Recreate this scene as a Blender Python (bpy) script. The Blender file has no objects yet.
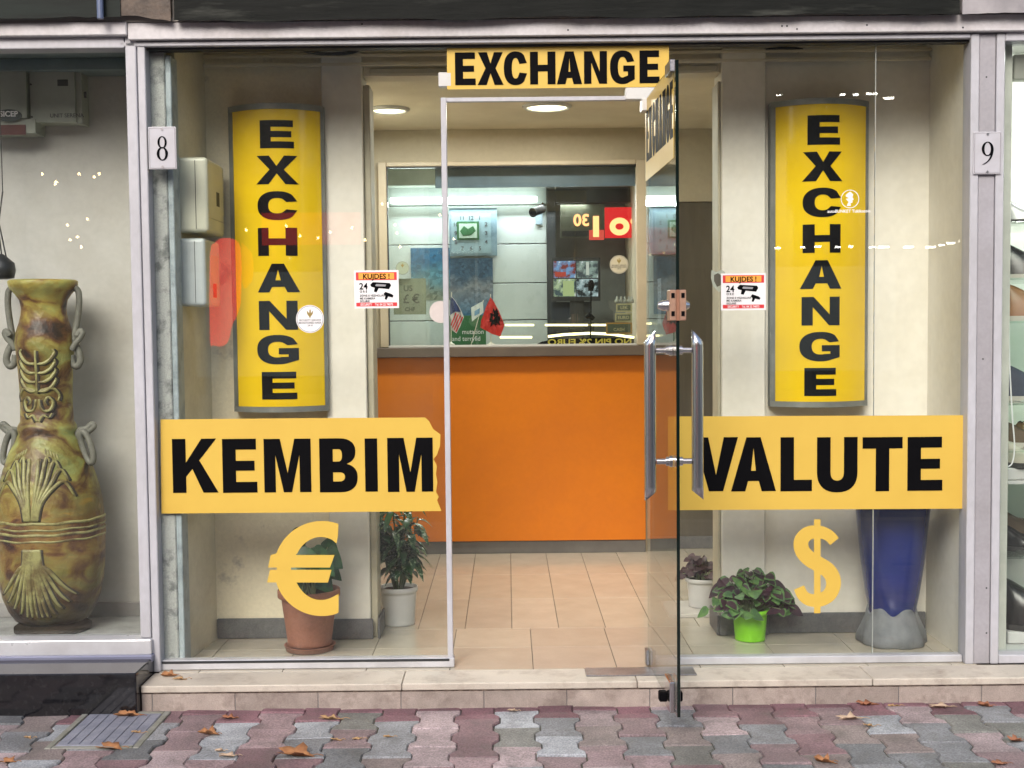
import bpy, bmesh, math, random
from mathutils import Vector, Matrix, noise
R = math.radians
random.seed(7)
scene = bpy.context.scene
COL = scene.collection

# ------------------------------------------------------------------ camera
F, PCX, PCY = 1300.0, 508.0, 402.7
DIST, CAMZ, PITCH, ROLL = 4.87, 1.27, R(3.2), R(0.58)
W_, H_ = 1024, 768
cam_data = bpy.data.cameras.new("camera")
cam = bpy.data.objects.new("camera", cam_data); COL.objects.link(cam)
cam.rotation_mode = 'QUATERNION'
rot = Matrix.Rotation(R(90) - PITCH, 3, 'X') @ Matrix.Rotation(-ROLL, 3, 'Z')
cam.rotation_quaternion = rot.to_quaternion()
cam.location = (0, -DIST, CAMZ)
cam_data.sensor_width = 36.0
cam_data.lens = F / W_ * 36.0
cam_data.shift_x = (512 - PCX) / W_
cam_data.shift_y = (PCY - 384) / W_
cam_data.clip_start = 0.05; cam_data.clip_end = 600
scene.camera = cam
CO = Vector((0, -DIST, CAMZ))
def ray(px, py):
    return rot @ Vector(((px - PCX) / F, -(py - PCY) / F, -1.0))
def P(px, py, Y):                       # the point of the plane y=Y seen at a pixel of the photograph
    d = ray(px, py); t = (Y + DIST) / d.y
    return CO + d * t
def PZ(px, py, Z):
    d = ray(px, py); t = (Z - CAMZ) / d.z
    return CO + d * t
def PX(px, Y, py=400): return P(px, py, Y).x
def PH(py, Y, px=512): return P(px, py, Y).z

# ------------------------------------------------------------------ materials
MATS = {}
def nt(m):
    m.use_nodes = True; t = m.node_tree; t.nodes.clear(); return t
def mat(name, col, rough=0.6, metal=0.0, var=0.12, scale=6.0, bump=0.0, bscale=60.0, col2=None, coat=0.0, spec=0.5,
        lo=0.35, hi=0.65, rvar=0.08, detail=5.0, fine=0.0, stretch=None):
    if name in MATS: return MATS[name]
    m = bpy.data.materials.new(name); t = nt(m); N, L = t.nodes, t.links
    out = N.new('ShaderNodeOutputMaterial'); b = N.new('ShaderNodeBsdfPrincipled')
    L.new(b.outputs[0], out.inputs[0])
    tc = N.new('ShaderNodeTexCoord'); src = tc.outputs['Object']
    if stretch:
        mp = N.new('ShaderNodeMapping'); mp.inputs['Scale'].default_value = stretch
        L.new(src, mp.inputs[0]); src = mp.outputs[0]
    n = N.new('ShaderNodeTexNoise'); n.inputs['Scale'].default_value = scale; n.inputs['Detail'].default_value = detail
    n.inputs['Roughness'].default_value = 0.62
    L.new(src, n.inputs['Vector'])
    mr = N.new('ShaderNodeMapRange'); mr.inputs['From Min'].default_value = lo; mr.inputs['From Max'].default_value = hi
    L.new(n.outputs['Fac'], mr.inputs['Value'])
    mx = N.new('ShaderNodeMix'); mx.data_type = 'RGBA'
    c2 = col2 if col2 else tuple(c * (1 - var * 2) for c in col)
    mx.inputs['A'].default_value = (*col, 1); mx.inputs['B'].default_value = (*c2, 1)
    L.new(mr.outputs[0], mx.inputs['Factor'])
    csock = mx.outputs['Result']
    if fine:
        n3 = N.new('ShaderNodeTexNoise'); n3.inputs['Scale'].default_value = scale * 18; n3.inputs['Detail'].default_value = 3
        L.new(src, n3.inputs['Vector'])
        m3 = N.new('ShaderNodeMapRange'); m3.inputs['From Min'].default_value = 0.3; m3.inputs['From Max'].default_value = 0.7
        m3.inputs['To Min'].default_value = 1 - fine; m3.inputs['To Max'].default_value = 1 + fine
        L.new(n3.outputs['Fac'], m3.inputs['Value'])
        vm = N.new('ShaderNodeVectorMath'); vm.operation = 'SCALE'
        L.new(csock, vm.inputs[0]); L.new(m3.outputs[0], vm.inputs['Scale']); csock = vm.outputs[0]
    L.new(csock, b.inputs['Base Color'])
    r = N.new('ShaderNodeMapRange'); r.inputs['To Min'].default_value = max(0.02, rough - rvar); r.inputs['To Max'].default_value = min(1, rough + rvar)
    L.new(n.outputs['Fac'], r.inputs['Value']); L.new(r.outputs[0], b.inputs['Roughness'])
    b.inputs['Metallic'].default_value = metal; b.inputs['Coat Weight'].default_value = coat
    b.inputs['Specular IOR Level'].default_value = spec
    if bump:
        n2 = N.new('ShaderNodeTexNoise'); n2.inputs['Scale'].default_value = bscale; n2.inputs['Detail'].default_value = 4
        L.new(src, n2.inputs['Vector'])
        bp = N.new('ShaderNodeBump'); bp.inputs['Strength'].default_value = bump; bp.inputs['Distance'].default_value = 0.004
        L.new(n2.outputs['Fac'], bp.inputs['Height']); L.new(bp.outputs[0], b.inputs['Normal'])
    MATS[name] = m; return m
def emit(name, col, s):
    if name in MATS: return MATS[name]
    m = bpy.data.materials.new(name); t = nt(m); N, L = t.nodes, t.links
    out = N.new('ShaderNodeOutputMaterial'); e = N.new('ShaderNodeEmission')
    e.inputs[0].default_value = (*col, 1); e.inputs[1].default_value = s
    L.new(e.outputs[0], out.inputs[0]); MATS[name] = m; return m
def glass(name, tint=(0.94, 0.975, 0.955), dirt=0.03, f0=0.032, smear=0.0):
    """clear sheet glass: both faces mirror by angle, the rest passes straight through, a thin film of dust on it"""
    if name in MATS: return MATS[name]
    m = bpy.data.materials.new(name); t = nt(m); N, L = t.nodes, t.links
    out = N.new('ShaderNodeOutputMaterial')
    tr = N.new('ShaderNodeBsdfTransparent'); tr.inputs[0].default_value = (*tint, 1)
    gl = N.new('ShaderNodeBsdfGlossy'); gl.inputs['Roughness'].default_value = 0.0
    df = N.new('ShaderNodeBsdfDiffuse'); df.inputs[0].default_value = (0.62, 0.62, 0.56, 1)
    lw = N.new('ShaderNodeLayerWeight'); lw.inputs['Blend'].default_value = 0.5
    pw = N.new('ShaderNodeMath'); pw.operation = 'POWER'; pw.inputs[1].default_value = 4.5
    L.new(lw.outputs['Facing'], pw.inputs[0])
    ma = N.new('ShaderNodeMath'); ma.operation = 'MULTIPLY_ADD'; ma.inputs[1].default_value = 0.9; ma.inputs[2].default_value = f0
    L.new(pw.outputs[0], ma.inputs[0])
    m1 = N.new('ShaderNodeMixShader'); L.new(ma.outputs[0], m1.inputs[0]); L.new(tr.outputs[0], m1.inputs[1]); L.new(gl.outputs[0], m1.inputs[2])
    tc = N.new('ShaderNodeTexCoord')
    n = N.new('ShaderNodeTexNoise'); n.inputs['Scale'].default_value = 3.0; n.inputs['Detail'].default_value = 8; n.inputs['Roughness'].default_value = 0.75
    mp = N.new('ShaderNodeMapping'); mp.inputs['Rotation'].default_value = (0, R(25), 0); mp.inputs['Scale'].default_value = (1.0, 1.0, 0.35)
    L.new(tc.outputs['Object'], mp.inputs[0]); L.new(mp.outputs[0], n.inputs['Vector'])
    mr = N.new('ShaderNodeMapRange'); mr.inputs['From Min'].default_value = 0.42; mr.inputs['From Max'].default_value = 0.8
    mr.inputs['To Min'].default_value = dirt * 0.4; mr.inputs['To Max'].default_value = dirt * 2.2
    L.new(n.outputs['Fac'], mr.inputs['Value'])
    fac = mr.outputs[0]
    if smear:                                            # small flakes of old film left on the upper part of the pane
        n2 = N.new('ShaderNodeTexNoise'); n2.inputs['Scale'].default_value = 34; n2.inputs['Detail'].default_value = 5; n2.inputs['Distortion'].default_value = 0.6
        L.new(tc.outputs['Object'], n2.inputs['Vector'])
        n4 = N.new('ShaderNodeTexNoise'); n4.inputs['Scale'].default_value = 2.6; n4.inputs['Detail'].default_value = 2
        L.new(tc.outputs['Object'], n4.inputs['Vector'])
        sx = N.new('ShaderNodeSeparateXYZ'); L.new(tc.outputs['Object'], sx.inputs[0])
        zr = N.new('ShaderNodeMapRange'); zr.inputs['From Min'].default_value = 1.2; zr.inputs['From Max'].default_value = 2.3
        zr.inputs['To Min'].default_value = -0.16; zr.inputs['To Max'].default_value = 0.08
        L.new(sx.outputs['Z'], zr.inputs['Value'])
        a1 = N.new('ShaderNodeMath'); a1.operation = 'ADD'; L.new(n2.outputs['Fac'], a1.inputs[0]); L.new(zr.outputs[0], a1.inputs[1])
        a2 = N.new('ShaderNodeMath'); a2.operation = 'MULTIPLY_ADD'; a2.inputs[1].default_value = 0.5; L.new(n4.outputs['Fac'], a2.inputs[0]); L.new(a1.outputs[0], a2.inputs[2])
        s2 = N.new('ShaderNodeMapRange'); s2.inputs['From Min'].default_value = 0.93; s2.inputs['From Max'].default_value = 0.96
        s2.inputs['To Max'].default_value = smear
        L.new(a2.outputs[0], s2.inputs['Value'])
        mxm = N.new('ShaderNodeMath'); mxm.operation = 'MAXIMUM'; L.new(s2.outputs[0], mxm.inputs[0]); L.new(fac, mxm.inputs[1]); fac = mxm.outputs[0]
    m2 = N.new('ShaderNodeMixShader'); L.new(fac, m2.inputs[0]); L.new(m1.outputs[0], m2.inputs[1]); L.new(df.outputs[0], m2.inputs[2])
    L.new(m2.outputs[0], out.inputs[0]); MATS[name] = m; return m

# ------------------------------------------------------------------ mesh building
ORG = {}
def link(name, me, m, parent=None, origin=None, smooth=False):
    o = bpy.data.objects.new(name, me); COL.objects.link(o)
    if isinstance(m, (list, tuple)):
        for x in m: me.materials.append(x)
    elif m: me.materials.append(m)
    if smooth:
        for p in me.polygons: p.use_smooth = True
    if origin is None and len(me.vertices):
        xs = [v.co.x for v in me.vertices]; ys = [v.co.y for v in me.vertices]; zs = [v.co.z for v in me.vertices]
        origin = Vector(((min(xs) + max(xs)) / 2, (min(ys) + max(ys)) / 2, min(zs)))
    origin = Vector(origin) if origin is not None else Vector((0, 0, 0))
    me.transform(Matrix.Translation(-origin)); ORG[o.name] = origin
    if parent is not None:
        o.parent = parent; o.location = origin - ORG[parent.name]
    else: o.location = origin
    return o
class MB:
    def __init__(s): s.bm = bmesh.new()
    def box(s, x0, x1, y0, y1, z0, z1, bev=0.0, mi=0, M=None, seg=1):
        b = bmesh.new()
        bmesh.ops.create_cube(b, size=1.0)
        c = Vector(((x0 + x1) / 2, (y0 + y1) / 2, (z0 + z1) / 2)); d = (abs(x1 - x0), abs(y1 - y0), abs(z1 - z0))
        for v in b.verts: v.co = Vector((v.co.x * d[0], v.co.y * d[1], v.co.z * d[2])) + c
        if bev > 0:
            bev = min(bev, min(d) * 0.45)
            bmesh.ops.bevel(b, geom=b.edges[:], offset=bev, segments=seg, affect='EDGES', profile=0.5)
        s.add(b, M, mi); return s
    def add(s, b, M=None, mi=0):
        if M is not None: bmesh.ops.transform(b, matrix=M, verts=b.verts)
        for f in b.faces: f.material_index = mi
        me = bpy.data.meshes.new("tmp"); b.to_mesh(me); b.free(); s.bm.from_mesh(me); bpy.data.meshes.remove(me)
    def lathe(s, prof, c=(0, 0, 0), n=40, M=None, mi=0, capb=True, capt=False, fn=None):
        b = bmesh.new(); rings = []
        for (r, z) in prof:
            rings.append([b.verts.new(Vector(c) + Vector((r * math.cos(2 * math.pi * k / n), r * math.sin(2 * math.pi * k / n), z))) for k in range(n)])
        for a, e in zip(rings, rings[1:]):
            for k in range(n): b.faces.new((a[k], a[(k + 1) % n], e[(k + 1) % n], e[k]))
        if capb: b.faces.new(list(reversed(rings[0])))
        if capt: b.faces.new(rings[-1])
        if fn:
            for v in b.verts: v.co = fn(v.co)
        s.add(b, M, mi); return s
    def tube(s, pts, r, n=8, mi=0, cap=True, closed=False):
        pts = [Vector(p) for p in pts]; b = bmesh.new(); rings = []
        rs = r if isinstance(r, (list, tuple)) else [r] * len(pts)
        up = None; N = len(pts)
        for i, p in enumerate(pts):
            a = pts[(i - 1) % N] if (i > 0 or closed) else p; c = pts[(i + 1) % N] if (i < N - 1 or closed) else p
            t = (c - a)
            if t.length < 1e-9: t = Vector((0, 0, 1))
            t.normalize()
            if up is None:
                up = Vector((0, 0, 1)) if abs(t.z) < 0.9 else Vector((1, 0, 0))
            u = (up - t * up.dot(t))
            if u.length < 1e-6: u = t.orthogonal()
            u.normalize(); up = u; w = t.cross(u)
            rings.append([b.verts.new(p + (u * math.cos(2 * math.pi * k / n) + w * math.sin(2 * math.pi * k / n)) * rs[i]) for k in range(n)])
        pr = list(zip(rings, rings[1:])) + ([(rings[-1], rings[0])] if closed else [])
        for a, e in pr:
            for k in range(n): b.faces.new((a[k], a[(k + 1) % n], e[(k + 1) % n], e[k]))
        if cap and not closed: b.faces.new(list(reversed(rings[0]))); b.faces.new(rings[-1])
        s.add(b, None, mi); return s
    def cyl(s, a, b_, r, n=24, mi=0): return s.tube([a, b_], r, n=n, mi=mi)
    def cards(s, faces, mi=0):
        for f in faces:
            vs = [s.bm.verts.new(p) for p in f]; fc = s.bm.faces.new(vs); fc.material_index = mi
    def build(s, name, m, parent=None, origin=None, smooth=False, auto=False):
        bmesh.ops.recalc_face_normals(s.bm, faces=s.bm.faces)
        me = bpy.data.meshes.new(name); s.bm.to_mesh(me); s.bm.free()
        o = link(name, me, m, parent, origin, smooth)
        if auto: o.data.shade_auto = True if hasattr(o.data, 'shade_auto') else None
        return o
def box(name, m, x0, x1, y0, y1, z0, z1, parent=None, bev=0.002, seg=1):
    return MB().box(x0, x1, y0, y1, z0, z1, bev, seg=seg).build(name, m, parent)
def empty(name, loc, label, cat, group=None):
    o = bpy.data.objects.new(name, None); COL.objects.link(o); o.location = loc; o.empty_display_size = 0.1
    ORG[o.name] = Vector(loc); tag(o, label, cat, group); return o
def tag(o, label, cat, group=None):
    o['label'] = label; o['category'] = cat
    if group: o['group'] = group
    return o
def struct(o): o['kind'] = 'structure'; return o
KIDS = {}
def copy_tree(o, loc=None, rotz=None, parent=None):
    c = o.copy(); COL.objects.link(c)
    if parent is not None: c.parent = parent
    for ch in [x for x in COL.objects if x.parent == o]: copy_tree(ch, parent=c)
    if loc is not None: c.location = loc; ORG[c.name] = Vector(loc)
    if rotz is not None: c.rotation_euler = (0, 0, rotz)
    return c

# ------------------------------------------------------------------ flat lettering
def mirror(loops, w): return [[(w - x, y) for (x, y) in l] for l in loops]
def arc(cx, cy, rx, ry, a0, a1, n=20, e=2.35):
    o = []
    for k in range(n + 1):
        a = R(a0 + (a1 - a0) * k / n); c, s = math.cos(a), math.sin(a)
        o.append((cx + rx * math.copysign(abs(c) ** (2 / e), c), cy + ry * math.copysign(abs(s) ** (2 / e), s)))
    return o
def glyph(ch, w, sx, sy):
    """outline loops of one heavy capital in a box w wide and 1 high; sx, sy = stem and bar thickness"""
    if ch == 'I': return [[(0, 0), (w, 0), (w, 1), (0, 1)]]
    if ch == 'E':
        m0 = .5 - sy * .46; m1 = .5 + sy * .46
        return [[(0, 0), (w, 0), (w, sy), (sx, sy), (sx, m0), (w * .93, m0), (w * .93, m1), (sx, m1), (sx, 1 - sy), (w * .98, 1 - sy), (w * .98, 1), (0, 1)]]
    if ch == 'L': return [[(0, 0), (w, 0), (w, sy * 1.05), (sx, sy * 1.05), (sx, 1), (0, 1)]]
    if ch == 'T': return [[(w / 2 - sx / 2, 0), (w / 2 + sx / 2, 0), (w / 2 + sx / 2, 1 - sy * 1.05), (w, 1 - sy * 1.05), (w, 1), (0, 1), (0, 1 - sy * 1.05), (w / 2 - sx / 2, 1 - sy * 1.05)]]
    if ch == 'H':
        m0 = .5 - sy * .5; m1 = .5 + sy * .5
        return [[(0, 0), (sx, 0), (sx, m0), (w - sx, m0), (w - sx, 0), (w, 0), (w, 1), (w - sx, 1), (w - sx, m1), (sx, m1), (sx, 1), (0, 1)]]
    if ch == 'N':
        return [[(0, 0), (sx * .92, 0), (sx * .92, .64), (w - sx * .98, 0), (w, 0), (w, 1), (w - sx * .92, 1), (w - sx * .92, .38), (sx * .98, 1), (0, 1)]]
    if ch == 'M':
        q = sx * .86
        return [[(0, 0), (q, 0), (q, .70), (w / 2 - q * .36, 0), (w / 2 + q * .36, 0), (w - q, .70), (w - q, 0), (w, 0), (w, 1), (w - q * 1.42, 1), (w / 2, .36), (q * 1.42, 1), (0, 1)]]
    if ch == 'K':
        return [[(0, 0), (sx, 0), (sx, .30), (sx + (w - sx) * .20, .44), (w - sx * 1.12, 0), (w, 0), (sx + (w - sx) * .42, .60), (w * .97, 1), (w * .97 - sx * 1.1, 1), (sx, .56), (sx, 1), (0, 1)]]
    if ch == 'X':
        t = sx * 1.12
        return [[(0, 0), (t, 0), (w / 2, .5 - t / w * .42), (w - t, 0), (w, 0), (w / 2 + t * .56, .51), (w * .98, 1), (w * .98 - t, 1), (w / 2, .5 + t / w * .45), (w * .02 + t, 1), (w * .02, 1), (w / 2 - t * .56, .51)]]
    if ch == 'V':
        t = sx * 1.06
        return [[(w / 2 - t * .5, 0), (w / 2 + t * .5, 0), (w, 1), (w - t, 1), (w / 2, .30), (t, 1), (0, 1)]]
    if ch == 'A':
        t = sx * 1.06; b = sy * .95; y0 = .19; y1 = y0 + b
        def inner(y): return t + (w / 2 - t) * y / .76
        sl = (w / 2 - t * .5)
        i0 = t + sl * y0; i1 = t + sl * y1
        ap = t * .0 + .80
        return [[(0, 0), (t, 0), (i0, y0), (w - i0, y0), (w - t, 0), (w, 0), (w / 2 + t * .5, 1), (w / 2 - t * .5, 1)],
                [(i1, y1), (w - i1, y1), (w / 2, ap)]]
    if ch == 'U':
        l = [(0, 1), (0, .36)] + arc(w / 2, .36, w / 2, .375, 180, 360, 18)[1:-1] + [(w, .36), (w, 1), (w - sx, 1), (w - sx, .36)]
        l += arc(w / 2, .36, w / 2 - sx, .375 - sy * 1.08, 360, 180, 18)[1:-1] + [(sx, .36), (sx, 1)]
        return [l]
    if ch == 'C':
        o = arc(w / 2, .5, w / 2, .515, 38, 322, 34); i = arc(w / 2, .5, w / 2 - sx, .515 - sy, 328, 32, 30)
        o[0] = (w * .985, .66); o[-1] = (w * .985, .34)
        return [o + [(w - sx * .98, .37)] + i[2:-2] + [(w - sx * .98, .63)]]
    if ch == 'G':
        o = arc(w / 2, .5, w / 2, .515, 38, 300, 32); i = arc(w / 2, .5, w / 2 - sx, .515 - sy, 300, 32, 28)
        o[0] = (w * .97, .68)
        return [o + [(w * .97, .12), (w * .99, .14), (w * .99, .55), (w * .53, .55), (w * .53, .55 - sy * .9), (w - sx * .9, .55 - sy * .9), (w - sx * .9, .245)] + i[1:-2] + [(w - sx * .98, .65)]]
    if ch == 'B':
        o = [(0, 0), (w * .55, 0)] + arc(w * .55, .28, w * .45, .28, 270, 360, 8)[1:] + arc(w * .55, .28, w * .45, .255, 0, 72, 7)[1:]
        o += arc(w * .52, .755, w * .43, .245, -62, 90, 12) + [(0, 1)]
        a = [(sx, sy)] + [(w * .52, sy)] + arc(w * .52, .285, w - sx * .95 - w * .52, .285 - sy, 270, 450, 12)[1:-1] + [(w * .52, .57 - sy), (sx, .57 - sy)]
        b = [(sx, .57)] + [(w * .5, .57)] + arc(w * .5, (.57 + 1 - sy) / 2, w * .95 - sx - w * .5, (1 - sy - .57) / 2, 270, 450, 10)[1:-1] + [(w * .5, 1 - sy), (sx, 1 - sy)]
        return [o, a, b]
    return []
def loops_mesh(loops, thick):
    """fill closed 2-D loops (even-odd) and give them thickness; lies in XZ with its face towards -Y"""
    cu = bpy.data.curves.new("tmpc", 'CURVE'); cu.dimensions = '2D'; cu.fill_mode = 'BOTH'; cu.extrude = thick / 2
    for l in loops:
        sp = cu.splines.new('POLY'); sp.points.add(len(l) - 1); sp.use_cyclic_u = True
        for p, (x, y) in zip(sp.points, l): p.co = (x, y, 0, 1)
    o = bpy.data.objects.new("tmpo", cu); COL.objects.link(o)
    dg = bpy.context.evaluated_depsgraph_get(); dg.update()
    me = bpy.data.meshes.new_from_object(o.evaluated_get(dg))
    bpy.data.objects.remove(o); bpy.data.curves.remove(cu)
    me.transform(Matrix.Rotation(R(90), 4, 'X')); me.materials.clear()
    return me
def text_mesh(s, size, thick=0.0006, bold=0.0, align='LEFT', sx=1.0):
    cu = bpy.data.curves.new("tmpt", 'FONT'); cu.body = s; cu.size = size; cu.extrude = thick / 2; cu.offset = bold; cu.align_x = align
    cu.resolution_u = 3
    o = bpy.data.objects.new("tmpo", cu); COL.objects.link(o)
    dg = bpy.context.evaluated_depsgraph_get(); dg.update()
    me = bpy.data.meshes.new_from_object(o.evaluated_get(dg))
    bpy.data.objects.remove(o); bpy.data.curves.remove(cu)
    me.transform(Matrix.Scale(sx, 4, (1, 0, 0))); me.transform(Matrix.Rotation(R(90), 4, 'X')); me.materials.clear()
    return me
def put(name, me, m, loc, parent=None, M=None):
    if M is not None: me.transform(M)
    me.transform(Matrix.Translation(Vector(loc)))
    return link(name, me, m, parent)
def join_meshes(meshes):
    b = bmesh.new()
    for me in meshes: b.from_mesh(me); bpy.data.meshes.remove(me)
    me = bpy.data.meshes.new("j"); b.to_mesh(me); b.free(); return me
def word(chars, thick=0.0012):
    """chars: list of (char, x0, x1, z0, z1, sx, sy) in metres/ratios -> one mesh in the XZ plane at y=0"""
    ms = []
    for (ch, x0, x1, z0, z1, sx, sy) in chars:
        w = (x1 - x0) / (z1 - z0)
        lp = glyph(ch, w, sx, sy); h = z1 - z0
        ms.append(loops_mesh([[(x0 + x * h, z0 + y * h) for (x, y) in l] for l in lp], thick))
    return join_meshes(ms)
def stroke(path, widths):
    """closed outline of a stroke of varying width"""
    Lf, Rt = [], []
    n = len(path)
    for i in range(n):
        a = Vector(path[max(0, i - 1)]); c = Vector(path[min(n - 1, i + 1)]); t = (c - a).normalized(); nn = Vector((-t.y, t.x))
        w = widths[i] / 2; p = Vector(path[i])
        Lf.append(tuple(p + nn * w)); Rt.append(tuple(p - nn * w))
    return Lf + Rt[::-1]
def bez(p0, p1, p2, p3, n=10):
    o = []
    for k in range(n + 1):
        t = k / n; u = 1 - t
        o.append(tuple(u**3 * p0[i] + 3 * u*u*t * p1[i] + 3 * u*t*t * p2[i] + t**3 * p3[i] for i in range(len(p0))))
    return o
# ------------------------------------------------------------------ materials in use
def tint_mat(name, rough=0.75, scale=9.0, amp=0.22, fine=0.25, bump=0.5, bscale=180, stain=None, spec=0.4, fscale=240, coat=0.0, rvar=0.12, marks=None, moss=None):
    """each piece keeps its own colour (attribute 'tint'), broken up by blotches and grain"""
    m = bpy.data.materials.new(name); t = nt(m); N, L = t.nodes, t.links
    out = N.new('ShaderNodeOutputMaterial'); b = N.new('ShaderNodeBsdfPrincipled'); L.new(b.outputs[0], out.inputs[0])
    at = N.new('ShaderNodeAttribute'); at.attribute_name = 'tint'
    tc = N.new('ShaderNodeTexCoord')
    def rng(sc, lo, hi, a, c, det=5, vec=None):
        n = N.new('ShaderNodeTexNoise'); n.inputs['Scale'].default_value = sc; n.inputs['Detail'].default_value = det; n.inputs['Roughness'].default_value = 0.65
        L.new(vec or tc.outputs['Object'], n.inputs['Vector'])
        r = N.new('ShaderNodeMapRange'); r.inputs['From Min'].default_value = lo; r.inputs['From Max'].default_value = hi
        r.inputs['To Min'].default_value = a; r.inputs['To Max'].default_value = c; L.new(n.outputs['Fac'], r.inputs['Value']); return r.outputs[0], n
    f1, _ = rng(scale, .3, .7, 1 - amp, 1 + amp); f2, nb = rng(fscale, .3, .7, 1 - fine, 1 + fine, 3)
    mu = N.new('ShaderNodeMath'); mu.operation = 'MULTIPLY'; L.new(f1, mu.inputs[0]); L.new(f2, mu.inputs[1])
    vm = N.new('ShaderNodeVectorMath'); vm.operation = 'SCALE'; L.new(at.outputs['Color'], vm.inputs[0]); L.new(mu.outputs[0], vm.inputs['Scale'])
    cs = vm.outputs[0]
    if stain:
        f3, _ = rng(stain[1], stain[2], stain[3], 0, stain[4], 8)
        mx = N.new('ShaderNodeMix'); mx.data_type = 'RGBA'; L.new(f3, mx.inputs['Factor']); L.new(cs, mx.inputs['A']); mx.inputs['B'].default_value = (*stain[0], 1); cs = mx.outputs['Result']
    L.new(cs, b.inputs['Base Color'])
    rr, _ = rng(scale * 2, .3, .7, rough - rvar, rough + rvar); L.new(rr, b.inputs['Roughness'])
    b.inputs['Specular IOR Level'].default_value = spec; b.inputs['Coat Weight'].default_value = coat
    bp = N.new('ShaderNodeBump'); bp.inputs['Strength'].default_value = bump; bp.inputs['Distance'].default_value = 0.003
    n5 = N.new('ShaderNodeTexNoise'); n5.inputs['Scale'].default_value = bscale; n5.inputs['Detail'].default_value = 4; L.new(tc.outputs['Object'], n5.inputs['Vector'])
    L.new(n5.outputs['Fac'], bp.inputs['Height']); L.new(bp.outputs[0], b.inputs['Normal'])
    return m
def set_tint(me, cols):
    a = me.attributes.new('tint', 'FLOAT_COLOR', 'FACE') if False else me.color_attributes.new('tint', 'FLOAT_COLOR', 'CORNER')
    for p, c in zip(me.polygons, cols):
        for li in p.loop_indices: a.data[li].color = (*c, 1)
def pieces(name, m, items, parent=None):
    """items: list of (MB, colour); joined into one surface of many laid pieces"""
    b = bmesh.new(); cols = []
    for mb, c in items:
        bmesh.ops.recalc_face_normals(mb.bm, faces=mb.bm.faces)
        me = bpy.data.meshes.new("t"); mb.bm.to_mesh(me); mb.bm.free(); b.from_mesh(me); cols += [c] * len(me.polygons); bpy.data.meshes.remove(me)
    me = bpy.data.meshes.new(name); b.to_mesh(me); b.free(); set_tint(me, cols)
    return link(name, me, m, parent)
alu = mat('alu_white', (0.455, 0.458, 0.495), 0.42, 0.0, col2=(0.34, 0.335, 0.35), scale=3.0, lo=.4, hi=.75, bump=0.06, bscale=40, fine=0.05, stretch=(1, 1, .5))
alu2 = mat('alu_lilac', (0.345, 0.335, 0.365), 0.45, 0.0, col2=(0.28, 0.27, 0.285), scale=4.0, bump=0.05, fine=0.05)
alu_rail = mat('alu_rail', (0.50, 0.485, 0.50), 0.5, 0.0, col2=(0.36, 0.33, 0.32), scale=3.5, lo=.45, hi=.85, bump=0.08, bscale=60, fine=0.08)
alu_sill = mat('alu_sill', (0.58, 0.59, 0.62), 0.3, 0.25, col2=(0.44, 0.44, 0.46), scale=5, bump=0.05)
rubber = mat('black_gasket', (0.02, 0.022, 0.025), 0.6)
wallm = mat('cream_wall', (0.48, 0.43, 0.32), 0.75, col2=(0.42, 0.37, 0.27), scale=2.2, lo=.38, hi=.7, bump=0.12, bscale=35, fine=0.03)
wall_white = mat('offwhite_wall', (0.80, 0.77, 0.69), 0.7, col2=(0.66, 0.62, 0.52), scale=1.8, lo=.4, hi=.75, bump=0.1, bscale=30, fine=0.03)
ceilm = mat('ceiling_paint', (0.70, 0.64, 0.50), 0.8, col2=(0.60, 0.54, 0.41), scale=2, bump=0.05)
base_grey = mat('grey_baseboard', (0.085, 0.085, 0.09), 0.55, col2=(0.14, 0.14, 0.14), scale=14, bump=0.2, fine=0.2)
stone = mat('old_concrete', (0.40, 0.41, 0.39), 0.8, col2=(0.15, 0.16, 0.155), scale=16, lo=.50, hi=.66, bump=0.6, bscale=50, fine=0.2)
bluestrip = mat('pale_blue_strip', (0.38, 0.44, 0.46), 0.5, col2=(0.20, 0.24, 0.25), scale=14, lo=.46, hi=.7, bump=0.2, fine=0.1)
gran = mat('black_granite', (0.008, 0.008, 0.010), 0.09, col2=(0.02, 0.02, 0.022), scale=60, lo=.5, hi=.8, rvar=0.04, fine=0.4)
orange = mat('orange_laminate', (0.62, 0.175, 0.005), 0.38, col2=(0.56, 0.15, 0.005), scale=2, fine=0.02, bump=0.03)
yellow = mat('yellow_vinyl', (0.62, 0.42, 0.075), 0.42, spec=.4, col2=(0.56, 0.365, 0.06), scale=2.5, lo=.35, hi=.8, bump=0.22, bscale=9)
black = mat('black_vinyl', (0.004, 0.004, 0.005), 0.6, rvar=0.03, spec=.04)
white = mat('white_plastic', (0.58, 0.58, 0.565), 0.4, col2=(0.50, 0.50, 0.485), scale=6)
whitev = mat('white_vinyl', (0.78, 0.77, 0.78), 0.45, rvar=0.03, var=0.03)
redv = mat('red_vinyl', (0.60, 0.03, 0.035), 0.45, rvar=0.03, var=0.05)
orangev = mat('orange_vinyl', (0.85, 0.36, 0.05), 0.45, rvar=0.03, var=0.05)
chrome = mat('brushed_steel', (0.66, 0.65, 0.66), 0.22, 1.0, col2=(0.55, 0.54, 0.55), scale=8, stretch=(1, 1, .2), rvar=0.08)
steel = mat('dull_steel', (0.42, 0.42, 0.44), 0.36, 1.0, col2=(0.30, 0.30, 0.32), scale=12, fine=0.15)
beige = mat('beige_frame', (0.50, 0.43, 0.32), 0.5, col2=(0.42, 0.36, 0.26), scale=4, bump=0.05)
brown = mat('brown_laminate', (0.115, 0.10, 0.075), 0.4, col2=(0.09, 0.078, 0.06), scale=3, stretch=(6, 6, .6))
darktop = mat('counter_edge', (0.13, 0.105, 0.085), 0.35, col2=(0.10, 0.082, 0.07), scale=5)
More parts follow.
